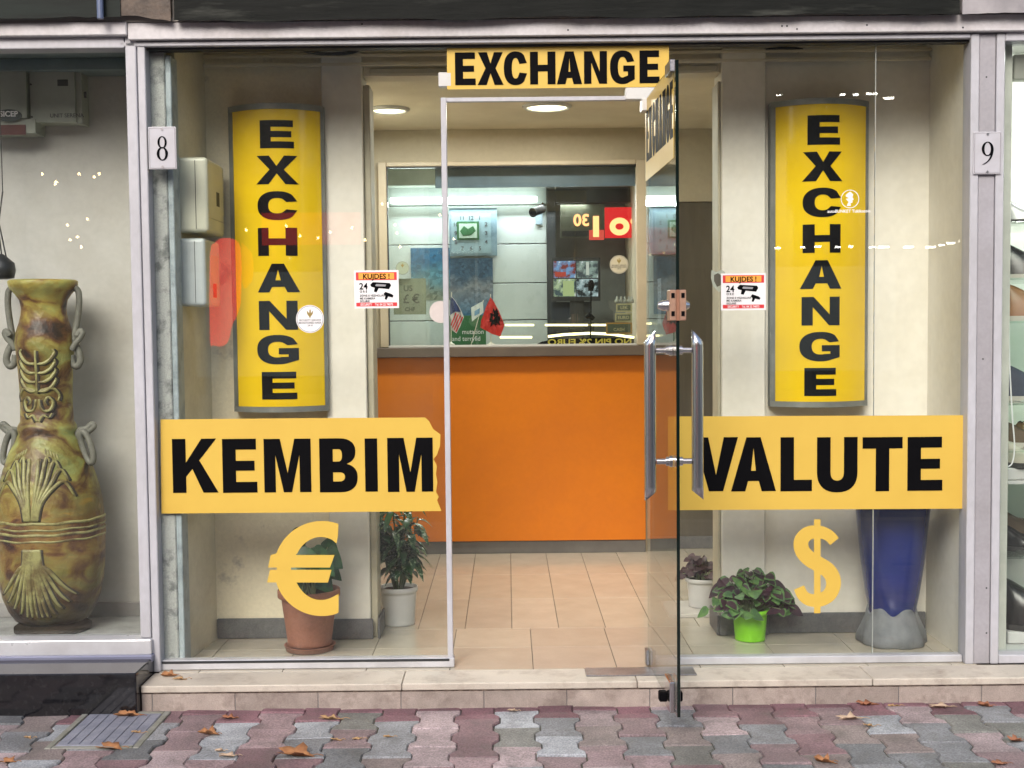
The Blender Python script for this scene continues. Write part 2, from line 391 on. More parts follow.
g_win = glass('shop_glass', tint=(.97,.985,.978), dirt=0.008, smear=0.0)
g_ant = glass('neighbour_glass', tint=(.97,.985,.98), dirt=0.007, smear=0.0)
g_door = glass('door_glass', tint=(0.95, 0.97, 0.96), dirt=0.02)
g_in = glass('booth_glass', tint=(0.94, 0.965, 0.96), dirt=0.01, f0=0.06)
g_edge = mat('glass_edge', (0.004, 0.010, 0.008), 0.15)

# ------------------------------------------------------------------ ground, pavement, step
SWZ = -0.092
STEPY = -0.235
pv_cols = [((.165, .105, .115), 2.4), ((.24, .175, .185), 4), ((.135, .14, .148), 3.4), ((.19, .195, .208), 3), ((.30, .24, .25), 3), ((.28, .295, .32), 2), ((.165, .165, .155), 2), ((.21, .175, .17), 2)]
def pick():
    s = random.random() * sum(w for _, w in pv_cols)
    for c, w in pv_cols:
        s -= w
        if s <= 0: break
    k = random.uniform(.82, 1.18); return tuple(x * k for x in c)
def paver(cx, cy, cut=None):
    Lh, w, d, g, bev = .1, .07, .0105, .0013, .0035
    prof = [(-Lh, w + d), (-.066, w + d), (-.034, w - d), (.034, w - d), (.066, w + d), (Lh, w + d)]
    def outline(ins):
        pr = [(max(-Lh + ins, min(Lh - ins, y)), x - ins) for y, x in prof]
        return [(x, y) for y, x in pr] + [(-x, y) for y, x in reversed(pr)]
    o1, o2 = outline(g), outline(g + bev)
    j = [random.uniform(-.003, .003) for _ in range(3)]
    mb = MB(); bm = mb.bm
    def V(x, y, z): return bm.verts.new((cx + x, cy + y, z + j[0] + j[1] * x * 8 + j[2] * y * 8))
    a = [V(x, y, SWZ - .03) for x, y in o1]; b_ = [V(x, y, SWZ - .005) for x, y in o1]; c = [V(x, y, SWZ) for x, y in o2]; n = len(a)
    for p, q in ((a, b_), (b_, c)):
        for k in range(n): bm.faces.new((p[k], p[(k + 1) % n], q[(k + 1) % n], q[k]))
    bm.faces.new(c)
    return mb
items = []
i0 = 0
for i in range(-27, 28):
    for k in range(0, 12):
        cx = i * .14 + .02; cy = STEPY + .155 - .1 - k * .2 - (0.1 if i % 2 else 0)
        c = pick()
        if cy > STEPY - .09: c = tuple(x * y for x, y in zip((.16, .085, .10), (random.uniform(.8, 1.2),) * 3)) if random.random() < .7 else c
        items.append((paver(cx, cy), c))
pv_mat = tint_mat('concrete_pavers', rough=0.72, scale=7, amp=.30, fine=.42, bump=.9, bscale=150, stain=((.085, .08, .075), 11.0, .50, .74, .6), fscale=150)
struct(pieces('pavement', pv_mat, items))
sand = mat('joint_sand', (0.04, 0.038, 0.034), 0.95, col2=(0.055, 0.055, 0.035), scale=8, bump=0.6, fine=0.3)
struct(box('pavement_bed', sand, -9, 9, -4.2, .1, -.4, SWZ - .007, bev=0))
slabm = mat('concrete_slabs', (0.22, 0.21, 0.22), 0.8, col2=(0.15, 0.15, 0.15), scale=5, bump=0.4, fine=0.2)
for (a, b_) in ((-9, -3.79), (3.75, 9)): struct(box('pavement_edge', slabm, a, b_, -4.15, -.36, -.2, SWZ, bev=.004))
struct(box('pavement_verge', slabm, -3.78, 3.74, -4.15, STEPY + .155 - .1 - 11 * .2 - .21, -.2, SWZ, bev=.004))
kerb = mat('kerb_stone', (0.32, 0.32, 0.31), 0.8, scale=8, bump=0.4, fine=0.2)
struct(box('kerb', kerb, -60, 60, -4.35, -4.2, -.5, SWZ, bev=.01))
asph = mat('asphalt', (0.04, 0.04, 0.042), 0.8, col2=(0.03, 0.04, 0.042), scale=3, bump=0.6, bscale=90, fine=0.3)
struct(box('road', asph, -60, 60, -13.5, -4.35, -.6, -.22, bev=0))
struct(box('kerb', kerb, -60, 60, -13.65, -13.5, -.5, SWZ, bev=.01))
struct(box('ground', slabm, -150, 150, -150, -13.65, -.6, -.11, bev=0))
struct(box('ground', slabm, -150, 150, .1, 60, -.8, -.45, bev=0))

# ---- the exchange shop: one building, its fixed pieces are parts
shop = empty('exchange_shop', (0.2, 0.3, 0), 'glass fronted currency exchange office with cream walls, orange counter and one open glass door', 'shop')
GL, GR = PX(152, 0), PX(967, 0)               # glass field
XL, XR = PX(146, -.03), PX(990, -.03)          # shop limits at the facade
step_l, step_r = PX(141, STEPY, 690), 4.2
items = []
cream = (.47, .425, .365)
xs = [step_l]; x = PX(402, STEPY, 684)
while x < step_r: xs.append(x); x += .85
xs.append(step_r)
for a, b_ in zip(xs, xs[1:]):
    k = random.uniform(.94, 1.05); items.append((MB().box(a + .001, b_ - .001, STEPY - .008, -.062, -.026, 0, .004, seg=2), tuple(c * k for c in cream)))
t_step = tint_mat('limestone_slab', rough=.55, scale=5, amp=.12, fine=.07, bump=.25, bscale=120, stain=((.20, .15, .12), 11.0, .50, .72, .6))
pieces('step', t_step, items, shop)
items = []; x = PX(318, STEPY, 695) - .3 * 8
while x < step_r:
    a, b_ = max(x, step_l), min(x + .3, step_r); x += .3
    if b_ - a < .02: continue
    k = random.uniform(.85, 1.1); items.append((MB().box(a + .0012, b_ - .0012, STEPY, STEPY + .1, SWZ - .03, -.027, .0015), (.32 * k, .27 * k, .24 * k)))
t_riser = tint_mat('riser_tile', rough=.7, scale=13, amp=.22, fine=.16, bump=.4, bscale=160, stain=((.12, .085, .075), 14.0, .50, .70, .6))
pieces('step_riser', t_riser, items, shop)
box('slab_joint', mat('joint_dirt', (.07, .045, .035), .9, col2=(.22, .17, .13), scale=30, lo=.45, hi=.6), step_l + .004, step_r, STEPY - .0015, STEPY + .05, -.0305, -.0262, shop, 0)
box('step_core', base_grey, step_l + .003, step_r, STEPY + .002, -.02, -.3, -.0272, shop, 0)
# interior floor tiles
items = []
FT = (.43, .39, .315)
def ftile(a, b_, c, d):
    a = max(a, -1.32)
    if b_ - a < .01 or a > 1.74: return
    k = random.uniform(.93, 1.06); items.append((MB().box(a + .0013, min(b_, 1.75) - .0013, c + .0013, d - .0013, -.02, 0, .0008), (FT[0] * k, FT[1] * k * random.uniform(.99, 1.01), FT[2] * k)))
x = -.543 - .314 * 3
while x < 1.8: ftile(x, x + .314, -.06, .28); x += .314
x = -.543 - .314 * 3
while x < 1.8: ftile(x, x + .314, .28, .61); x += .314
for (c, d, off) in ((.61, 1.22, 0.0), (1.22, 1.83, .0), (1.83, 2.62, .0)):
    x = .2067 - .2 * 9 + off * 14
    while x < 1.8:
        ftile(x, x + .2, c, d); x += .2
ftile(-.85, .85, 2.62, 4.3)
t_floor = tint_mat('floor_tile', rough=.17, rvar=.02, scale=6, amp=.07, fine=.03, bump=.04, bscale=40, spec=.5)
struct(pieces('floor', t_floor, items))
struct(box('floor_screed', mat('grout', (.16, .13, .10), .9), -1.5, 1.9, -.06, 4.4, -.3, -.006, bev=0))

# facade frame
CEIL = 2.40
rail_top, rail_mid, rail_bot = PH(19, -.07), PH(36.5, -.07), PH(43, -.05)
zs_sill = PH(657.5, -.045)
XW = -6.0
box('top_rail', alu_rail, XL - .02, 6, -.075, .03, rail_mid + .001, rail_top, shop, .003)
box('head_frame', alu, GL - .07, PX(967, -.05), -.055, .03, rail_bot, rail_mid - .002, shop, .003)
box('head_gasket', rubber, GL, GR, -.030, .02, rail_bot - .008, rail_bot - .001, shop, .001)
px1 = PX(150, -.03)
box('corner_post', alu, PX(146.3, -.045), PX(154, -.045), -.05, .03, 0, rail_mid - .002, shop, .003)
box('stone_strip', stone, PX(154, .02), PX(173, .02), .014, .12, 0, rail_bot - .002, shop, .004)
box('blue_strip', bluestrip, PX(173.4, .02), PX(179, .02), .016, .11, 0, rail_bot - .016, shop, .003)
pr0, pr1, pr2, pr3 = PX(967.5, -.05), PX(975.8, -.05), PX(992.3, -.05), PX(1001, -.05)
box('corner_post', alu, pr0, pr1, -.055, .03, 0, rail_mid - .002, shop, .003)
box('corner_post', alu2, pr1 + .002, pr2, -.048, .03, 0, rail_mid - .002, shop, .002)
box('corner_post', alu, pr2 + .002, pr3, -.055, .03, 0, rail_mid - .002, shop, .003)
for (qx, qy) in ((782, 26), (787, 26), (797, 29), (867, 25), (963, 27.5), (362, 24), (568, 30)):
    q = P(qx, qy, -.0755); m = MB(); m.tube([q, q + Vector((0, .004, 0))], .0035, 10); m.build('screw_hole', rubber, shop)
for (qx, qy) in ((986.5, 77), (986.5, 588), (986.5, 633), (983, 359)):
    q = P(qx, qy, -.0485); m = MB(); m.tube([q, q + Vector((0, .003, 0))], .0032, 10); m.build('screw_hole', rubber, shop)
# bottom channels
dl, dr = PX(446.5, 0), PX(650, 0)
box('sill_channel', alu_sill, PX(157, -.03, 650), PX(451, -.03), -.028, .022, 0.001, PH(659.5, -.028, 300), shop, .003)
box('sill_gasket', rubber, GL + .01, dl, -.030, -.026, PH(662.6, -.03, 300), PH(660.2, -.03, 300), shop, .0005)
box('sill_channel', alu_sill, PX(652, -.03), pr0 - .002, -.028, .022, 0.001, PH(656.5, -.028, 800), shop, .003)
box('door_jamb', alu, PX(444.5, -.012), PX(450, -.012), -.018, .018, .001, PH(97, -.012), shop, .002)
# glass panes
zt = rail_bot - .006
box('glass_pane', g_win, GL + .006, dl - .001, 0.0, .010, .012, zt, shop, .0)
jx = PX(873, 0, 580)
zg = .012
box('glass_pane', g_win, dr + .001, jx - .0012, 0.0, .010, zg, zt, shop, .0)
box('glass_pane', g_win, jx + .0012, GR + .012, 0.0, .010, zg, zt, shop, .0)
box('glass_joint', mat('silicone', (.55, .58, .56), .4), jx - .0007, jx + .0007, -.0003, .0103, .012, zt, shop, 0)
ztr = PH(100, -.005, 550)
box('transom_pane', g_win, dl + .001, dr - .001, 0.0, .010, ztr + .010, zt, shop, 0)
box('transom_rail', alu, PX(450, -.01), PX(632, -.01), -.012, .014, ztr - .004, ztr + .011, shop, .001)
box('patch_fitting', white, PX(627, -.02), PX(662, -.02), -.022, .024, PH(99.5, -.02, 640), PH(87.5, -.02, 640), shop, .003)
box('patch_fitting', white, PX(442.5, -.02), PX(455.5, -.02), -.018, .022, PH(86.5, -.02, 450), PH(72, -.02, 450), shop, .003)
# strike disc on the fixed pane
c = P(440.5, 312, -.008)
m = MB(); m.bm = bmesh.new()
pts = [(c.x + .041 * math.cos(R(a)), c.z + .041 * math.sin(R(a))) for a in range(60, 301, 10)]
put('lock_strike', loops_mesh([pts], .012), mat('pale_steel', (.62, .56, .53), .5, .3), (0, -.007, 0), shop)
# floor spring cover
box('pivot_plate', steel, PX(585, -.10, 665), PX(694, -.10, 665), -.175, -.066, .001, .005, shop, .001)

# --- interior walls
BY = .48
XN0 = PX(212, BY); XN1 = PX(367, BY - .03); XN2 = PX(722, BY - .03); XN3 = PX(927, BY)
PLX = PX(327, BY - .02); PRX = PX(765, BY - .02)
xl0 = GL + .0
mb = MB()
b = bmesh.new()
vs = [b.verts.new(p) for p in ((xl0 - .1, .125, 0), (PX(181, .10), .125, 0), (XN0, BY, 0), (XN0 - .1, BY + .1, 0), (xl0 - .1, BY + .1, 0))]
vt = [b.verts.new(v.co + Vector((0, 0, CEIL))) for v in vs]
b.faces.new(vs); b.faces.new(vt)
for k in range(5): b.faces.new((vs[k], vs[(k + 1) % 5], vt[(k + 1) % 5], vt[k]))
mb.add(b); mb.build('side_wall', mat('niche_wall', (.68, .64, .50), .75, col2=(.52, .48, .36), scale=3, lo=.4, hi=.7, bump=.2, bscale=20, fine=.04), shop)
peel = mat('peeling_wall', (0.76, 0.69, 0.52), 0.75, col2=(0.44, 0.40, 0.33), scale=5, lo=.60, hi=.68, bump=0.25, bscale=14, fine=0.05)
box('back_wall', peel, XN0, PLX - .001, BY, BY + .1, 0, CEIL, shop, 0)
box('pilaster', wall_white, PLX, XN1, BY - .03, BY + .16, 0, CEIL - .002, shop, .004)
box('pilaster_trim', mat('beige_trim', (.50, .46, .34), .6), XN1 + .001, XN1 + .028, BY - .005, BY + .14, 0, 2.27, shop, .003)
box('back_wall', wall_white, PRX + .001, XN3 + .2, BY, BY + .1, 0, CEIL, shop, 0)
box('pilaster', wall_white, XN2, PRX, BY - .03, BY + .16, 0, CEIL - .002, shop, .004)
box('pilaster_trim', mat('beige_trim', (.5, .46, .34), .6), XN2 - .012, XN2 - .001, BY - .005, BY + .14, 0, 2.27, shop, .003)
box('side_wall', wall_white, XN3 + .001, XN3 + .12, .025, BY - .001, 0, CEIL, shop, 0)
hz = PH(75, BY)
box('header_beam', ceilm, XN1 + .001, XN2 - .001, BY, BY + .12, hz, CEIL - .001, shop, .003)
box('header_trim', mat('beige_trim', (.5, .46, .34), .6), XN1 + .03, XN2 - .014, BY - .012, BY - .001, hz + .006, hz + .03, shop, .003)
for (y0, z0, hh) in ((BY - .022, PH(66, BY), .016), (BY - .035, PH(57, BY), .012)):
    box('cornice', ceilm, XN0 + .002, XN3 - .002, y0, BY - .031, z0, z0 + hh, shop, .003)
box('ceiling', ceilm, XN0 - .35, XN3 + .3, .035, 4.4, CEIL, CEIL + .08, shop, 0)
for (a, b_, y0, nm) in ((XN0 + .002, PLX - .002, BY - .012, 0), (PLX - .012, XN1 + .012, BY - .045, 1), (XN2 - .012, PRX + .012, BY - .045, 1), (PRX + .014, XN3 - .002, BY - .012, 0)):
    box('baseboard', base_grey, a, b_, y0, BY - (.031 if nm else .001), 0.001, .085, shop, .003)
for xx in (XN1 + .03, XN2 - .022):
    box('baseboard', base_grey, xx, xx + .010, BY - .04, BY + .17, .001, .085, shop, .003)
# skirting on the left side wall
# hall
HL, HR, HY = -.80, 1.32, 2.46
box('hall_wall', wallm, HL - .1, HL, BY + .17, 4.4, 0, CEIL, shop, 0)
box('hall_wall', wallm, HR, HR + .1, BY + .11, 4.4, 0, CEIL, shop, 0)
box('rear_wall', wallm, HL, 2.0, 4.3, 4.4, 0, CEIL, shop, 0)
box('outer_wall', stone, 1.825, 1.845, .13, 4.4, 0, CEIL + .2, shop, 0)
box('outer_wall', stone, -1.5, -1.4, .60, 4.4, 0, CEIL + .2, shop, 0)
# passage wall and brown door at the right of the booth
bx1 = PX(646, HY)
box('passage_wall', wallm, bx1 + .03, HR - .001, HY + .12, HY + .2, PH(203, HY + .1), CEIL - .001, shop, .0)
db = box('brown_door', brown, bx1 + .03, HR - .001, HY + .13, HY + .17, .001, PH(203, HY + .12) - .002, shop, .004)
box('door_baseboard', base_grey, bx1 + .032, HR - .012, HY + .11, HY + .128, .001, .07, shop, .002)

# ------------------------------------------------------------------ cash booth (counter, window, room behind)
booth = empty('cash_booth', (0, HY, 0), 'cash desk booth with orange front, dark ledge and wide beige framed window', 'counter')
cx0, cx1 = PX(377, HY, 450), PX(645.5, HY, 450)
ztop = PH(345.5, HY); zed = PH(356.5, HY)
box('counter_front', orange, cx0, cx1, HY, HY + .04, PH(541, HY), zed - .001, booth, .002)
box('plinth', mat('grey_plinth', (.14, .135, .13), .4), cx0, cx1, HY + .012, HY + .04, .001, PH(541, HY) - .001, booth, .001)
box('ledge', darktop, cx0 - .005, cx1 + .005, HY - .05, HY + .30, zed, ztop - .006, booth, .004)
box('ledge_trim', white, PX(389, HY), PX(637, HY), HY - .001, HY + .012, ztop - .0055, ztop + .006, booth, .001)
wx0, wx1 = PX(388.5, HY, 250), PX(636, HY, 250); wz0, wz1 = ztop + .006, PH(167, HY)
fx0, fx1 = PX(379, HY, 250), PX(648, HY, 250); fz1 = PH(161, HY)
box('window_frame', beige, fx0, wx0 - .006, HY - .012, HY + .06, ztop - .005, fz1, booth, .004)
box('window_frame', beige, wx1 + .002, fx1, HY - .012, HY + .06, ztop - .005, fz1, booth, .004)
box('window_frame', beige, wx0 - .0055, wx1 + .0015, HY - .012, HY + .06, wz1 + .008, fz1, booth, .004)
box('window_gasket', rubber, wx0 - .0055, wx0 - .0005, HY - .004, HY + .04, wz0, wz1, booth, .001)
box('window_gasket', rubber, wx0 - .0055, wx1 + .001, HY - .004, HY + .04, wz1 + .0005, wz1 + .0075, booth, .001)
box('window_pane', g_in, wx0, wx1, HY + .01, HY + .018, wz0, wz1, booth, 0)
box('booth_front_wall', wallm, HL + .001, bx1 + .028, HY + .061, HY + .12, fz1 - .06 + .06, CEIL - .001, booth, 0)
box('booth_front_wall', wallm, HL + .001, fx0 - .001, HY + .061, HY + .12, 0, fz1 - .001, booth, 0)
box('partition', wallm, bx1 + .031 - .03, bx1 + .029, HY + .061, 4.29, 0, fz1 - .001, booth, 0)
RY = 3.35                                        # rear panelling of the booth room
mint = mat('mint_panel', (.52, .60, .57), .35, col2=(.47, .55, .53), scale=2)
items = []
pxm = PX(548, RY)
rows = [PH(350, RY), PH(320, RY), PH(283, RY), PH(244, RY), PH(205, RY), PH(150, RY)]
rows[0] = .5
tm = tint_mat('mint_panels', rough=.3, scale=2, amp=.06, fine=.02, bump=.02, bscale=20)
for a, b_ in zip(rows, rows[1:]): items.append((MB().box(HL + .02, pxm, RY, RY + .03, a + .003, b_ - .003, .002), (.56, .62, .61)))
pieces('rear_panel', tm, items, booth)
box('rear_panel_backing', base_grey, HL + .02, pxm, RY + .031, RY + .05, .5, 2.35, booth, 0)
box('light_shelf', mat('mint_white', (.66, .72, .66), .5), HL + .02, pxm - .005, RY - .14, RY - .001, PH(187, RY), PH(187, RY) + .17, booth, .003)
struct_blue = mat('blue_header', (.13, .20, .27), .5)
box('inner_header', struct_blue, PX(438, HY + .12), bx1 - .002, HY + .125, HY + .15, PH(187, HY + .12), fz1 - .003, booth, .002)
tube_w = emit('tube_light', (.90, 1.0, .93), 5.0)
t = MB(); t.cyl((HL + .08, RY - .06, PH(200.5, RY)), (pxm - .06, RY - .06, PH(200.5, RY)), .018, 16)
t.build('tube_lamp', tube_w, booth)
# dark doorway recess behind
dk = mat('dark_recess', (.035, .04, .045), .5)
rec = mat('recess_grey', (.22, .25, .25), .6)
box('doorway_frame', dk, pxm + .002, PX(557, RY), RY - .02, RY + .05, .5, PH(190, RY), booth, .003)
box('doorway_frame', dk, PX(557, RY) + .001, bx1 - .001, RY - .02, RY + .05, PH(204, RY), PH(190, RY) + .12, booth, .003)
box('recess_wall', rec, pxm, bx1 - .001, RY + .35, RY + .38, .5, 2.3, booth, 0)
# lit desk strips
ly = emit('warm_strip', (1.0, .86, .42), 2.6)
for (x0, x1, py) in ((380, 401, 325), (545, 588, 325), (590, 628, 325)):
    a, b_ = P(x0 if x0 > 392 else 505, py, 3.0), P(x1 if x0 > 392 else 534, py, 3.0)
    MB().cyl(a, b_, .006, 8).build('desk_strip_lamp', ly, booth)
m = MB(); m.tube([P(548, 336.5, 2.9), P(565, 334.5, 2.9), P(590, 333.2, 2.9), P(610, 334, 2.9), P(634, 337.5, 2.9)], .0075, 8); m.build('desk_strip_lamp', ly, booth)
m = MB(); m.cyl(P(500, 337.2, 2.9), P(532, 337.2, 2.9), .0065, 8); m.build('desk_strip_lamp', ly, booth)
box('desk_top', mat('desk_mint', (.42, .5, .48), .4), HL + .02, PX(536, 2.7), 2.56, 3.2, PH(346, 2.7) - .03, PH(346, 2.7) - .01, booth, .003)
box('desk_top', dk, PX(537, 2.7), bx1 - .003, 2.56, 3.2, PH(346, 2.7) - .03, PH(346, 2.7) - .01, booth, .003)

# ceiling lamps (lit)
def downlight(px, py, r_, label, power, z=CEIL, on=True, col=(1.0, .95, .80)):
    p = PZ(px, py, z)
    e = empty('ceiling_lamp', (p.x, p.y, z - .02), label, 'lamp')
    m = MB(); m.lathe([(r_ + .02, z - .001), (r_ + .02, z - .008), (r_ + .006, z - .018), (r_, z - .016), (r_, z - .004)], (p.x, p.y, 0), 32, capb=False)
    m.build('trim_ring', white if on else mat('dark_ring', (.05, .05, .055), .35, .4), e, smooth=True)
    m = MB(); m.lathe([(r_ * .98, z - .006), (r_ * .9, z - .013), (r_ * .5, z - .016), (.001, z - .017)], (p.x, p.y, 0), 32, capb=True)
    m.build('diffuser', emit('diffuser_lit', (1.0, .93, .62), 2.2) if on else mat('dark_lens', (.09, .10, .11), .15), e, smooth=True)
    if on and power:
        l = bpy.data.lights.new('ceiling_light', 'AREA'); l.shape = 'DISK'; l.size = r_ * 2; l.energy = power; l.color = col
        lo = bpy.data.objects.new('ceiling_light', l); COL.objects.link(lo); lo.location = (0, 0, -.012); lo.parent = e
    return e
downlight(547, 105.5, .105, 'lit round ceiling lamp above the counter, seen through the open doorway', 13)
downlight(389, 108.5, .085, 'lit white ceiling lamp behind the top of the number 8 window', 10, col=(1, .98, .92))
downlight(780, 52, .085, 'unlit dark round ceiling lamp above the tall yellow sign beside plate 9', 0, on=False)
downlight(330, 45, .11, 'unlit dark round ceiling lamp hidden behind the frame above the sign beside plate 8', 0, on=False)
p = P(430, 175, 2.9)
l = bpy.data.lights.new('booth_light', 'AREA'); l.shape = 'RECTANGLE'; l.size = 1.2; l.size_y = .05; l.energy = 9.5; l.color = (.95, 1, .98)
lo = bpy.data.objects.new('booth_light', l); COL.objects.link(lo); lo.location = (-.1, RY - .085, PH(200.5, RY) - .03); lo.rotation_euler = (R(-35), 0, 0)
lo.parent = booth; lo.location -= booth.location
zb = 2.32
box('booth_ceiling', mat('booth_ceiling_paint', (.60, .62, .48), .7), HL + .001, bx1 - .001, HY + .153, 4.29, zb, zb + .05, booth, 0)
e = downlight(430, 175.5, .10, 'lit oval looking lamp on the booth ceiling behind the booth window', 10, z=zb - .001, col=(.95, 1, .95))
e2 = downlight(541, 172, .10, 'lit lamp on the booth ceiling just above the wall camera', 10, z=zb - .001, col=(1, 1, .8))
# ------------------------------------------------------------------ signs on the glass
SY = -.0042
def rect_loop(x0, z0, x1, z1): return [(x0, z0), (x1, z0), (x1, z1), (x0, z1)]
def sheet(name, loops, m, y, th=.0008, parent=None): return put(name, loops_mesh(loops, th), m, (0, y, 0), parent)
def PP(px, py, Y=SY):
    p = P(px, py, Y); return (p.x, p.z)
def lettering(spec, y, parent, th=.001, m=None, frac=(.30, .21)):
    """spec: (char, px0, px1, py_top, py_bottom)"""
    cs = []
    for (ch, a, b_, t0, b0, *fr) in spec:
        x0, z1 = PP((a), t0, y); x1, z0 = PP(b_, b0, y); x0 = PP(a, (t0 + b0) / 2, y)[0]; x1 = PP(b_, (t0 + b0) / 2, y)[0]
        f = fr[0] if fr else frac; hgt = z1 - z0; wd = (x1 - x0) / hgt
        cs.append((ch, x0, x1, z0, z1, f[0] * (.62 if ch != 'I' else 1), f[1]))
    me = word(cs, th)
    for o in cs: letter_boxes.append(o)
    return put('lettering', me, m or black, (0, y, 0), parent)
letter_boxes = []
s = empty('window_sign', P(301, 466, SY), 'wide yellow KEMBIM vinyl sign with torn end on the glass above the euro symbol', 'sign')
lp = [PP(160.5, 419.5), PP(300, 418.2), PP(425, 417.5), PP(429, 421), PP(433, 429), PP(440.5, 434.5), PP(440, 446), PP(437, 455), PP(433.5, 459), PP(437, 466), PP(436, 474), PP(437.5, 482), PP(436, 492), PP(439, 497), PP(437, 500), PP(441.5, 511), PP(300, 512.5), PP(161.5, 513.5)]
sheet('panel', [lp[::-1]], yellow, SY, parent=s)
lettering([('K', 172.5, 218, 439, 492.5), ('E', 222.5, 257, 439, 492.5), ('M', 264, 311, 439, 492), ('B', 319.5, 357.5, 438.5, 492), ('I', 365, 377.5, 438.5, 491.5), ('M', 387.5, 433, 438, 491.5)], SY - .0012, s, frac=(.40, .20))
s = empty('window_sign', P(817, 462, SY), 'wide yellow VALUTE vinyl sign on the glass behind the open door', 'sign')
lp = [PP(668, 416.5), PP(966.5, 415), PP(966.5, 509), PP(668, 510.5)]
lp = [PP(668, 416.5), PP(966, 415.2), PP(966.3, 508.6), PP(668, 510.2)]
sheet('panel', [lp[::-1]], yellow, SY, parent=s)
lettering([('V', 694, 738, 437.5, 491), ('A', 731, 776, 437.5, 491), ('L', 780.5, 812, 437.3, 491), ('U', 817, 857.5, 437.3, 491.3), ('T', 862.5, 902.5, 437.3, 491), ('E', 907.5, 942.5, 437, 490.5)], SY - .0012, s, frac=(.40, .20))
s = empty('transom_sign', P(558, 68, -.018), 'yellow EXCHANGE sign on the glass right above the doorway', 'sign')
TY = -.0165
lp = [PP(447, 48.5, TY), PP(669, 45, TY), PP(668.5, 86.5, TY), PP(647, 87, TY), PP(447, 89.5, TY)]
sheet('panel', [lp[::-1]], yellow, TY, th=.003, parent=s)
lettering([('E', 455, 475.5, 52.5, 85), ('X', 477.5, 503.5, 52.3, 84.8), ('C', 503.8, 527.3, 52, 84.5), ('H', 530, 555.5, 51.8, 84.2), ('A', 556.8, 582, 51.5, 84), ('N', 584, 607, 51.2, 83.6), ('G', 610, 635, 51, 83.3), ('E', 639.5, 659.5, 50.5, 83)], TY - .0026, s, frac=(.40, .20))
for (a, b_) in ((451, 447.6), (665, 668)):
    pass
# currency symbols
yel2 = yellow
s = empty('euro_sign', P(303, 570, SY), 'cut-out yellow euro symbol stuck on the glass under KEMBIM', 'sign')
def PPl(pts, y=SY): return [PP(a, b_, y) for a, b_ in pts]
def earc(cx, cy, rx, ry, a0, a1, n=26): return [(cx + rx * math.cos(R(a0 + (a1 - a0) * k / n)), cy - ry * math.sin(R(a0 + (a1 - a0) * k / n))) for k in range(n + 1)]
o = earc(322, 568.5, 48, 47.5, 69, 180, 24); o2 = earc(322, 568.5, 48, 47.5, 180, 291, 24)
i1 = earc(321, 568.5, 27, 31.5, 65, 180, 24); i2 = earc(321, 568.5, 27, 31.5, 180, 292, 24)
# upper half, lower half joined along the left; two bars run through
upper = [(338.5, 524)] + [p for p in o if p[0] < 338 and p[1] < 553.5] + [(270.8, 555)] + [(268, 567.5)] + [(330, 567.5), (334.5, 555), (295.5, 555)] + [p for p in reversed(i1) if p[1] < 553.5 and p[0] < 336] + [(336.5, 543.5), (338, 536)]
lower = [(270, 569.8), (267, 582.5), (276.5, 582.5)] + [p for p in o2 if p[1] > 583.5 and p[0] < 338] + [(338.6, 612.5), (338.6, 594)] + [p for p in reversed(i2) if p[1] > 583.5 and p[0] < 334] + [(296.5, 582.5), (328, 582.5), (331.5, 569.8)]
mid = [(276.8, 567.4), (291, 567.4), (291, 569.9), (276.8, 569.9)]
sheet('symbol', [PPl(upper)[::-1]], yel2, SY, parent=s)
sheet('symbol', [PPl(lower)[::-1]], yel2, SY, parent=s)
sheet('symbol', [PPl(mid)[::-1]], yel2, SY, parent=s)
s = empty('dollar_sign', P(817, 566, SY), 'cut-out yellow dollar symbol stuck on the glass under VALUTE', 'sign')
cl = [(834.5, 541.5), (829.5, 536), (822, 532.5), (813, 532), (805.5, 535), (801, 542), (802.5, 551), (809, 558.5), (818, 564), (827, 569.5), (832.5, 577), (833.3, 586), (829, 595), (820, 600), (810, 600), (803, 595.5), (799, 587.5)]
def smooth(p, n=4):
    o = []
    for i in range(len(p) - 1):
        a, b_, c, d = p[max(0, i - 1)], p[i], p[i + 1], p[min(len(p) - 1, i + 2)]
        for k in range(n):
            t = k / n
            o.append(tuple(.5 * (2 * b_[j] + (c[j] - a[j]) * t + (2 * a[j] - 5 * b_[j] + 4 * c[j] - d[j]) * t * t + (-a[j] + 3 * b_[j] - 3 * c[j] + d[j]) * t ** 3) for j in range(2)))
    o.append(p[-1]); return o
cls = smooth(cl); n = len(cls)
st = stroke(cls, [11.0 + 4.5 * math.sin(math.pi * i / (n - 1)) ** 1.2 for i in range(n)])
sheet('symbol', [PPl(st)], yel2, SY, parent=s)
sheet('symbol_bar', [PPl([(814, 519.5), (820.5, 519.3), (820.5, 613), (814, 613.2)])[::-1]], yel2, SY - .0006, parent=s)

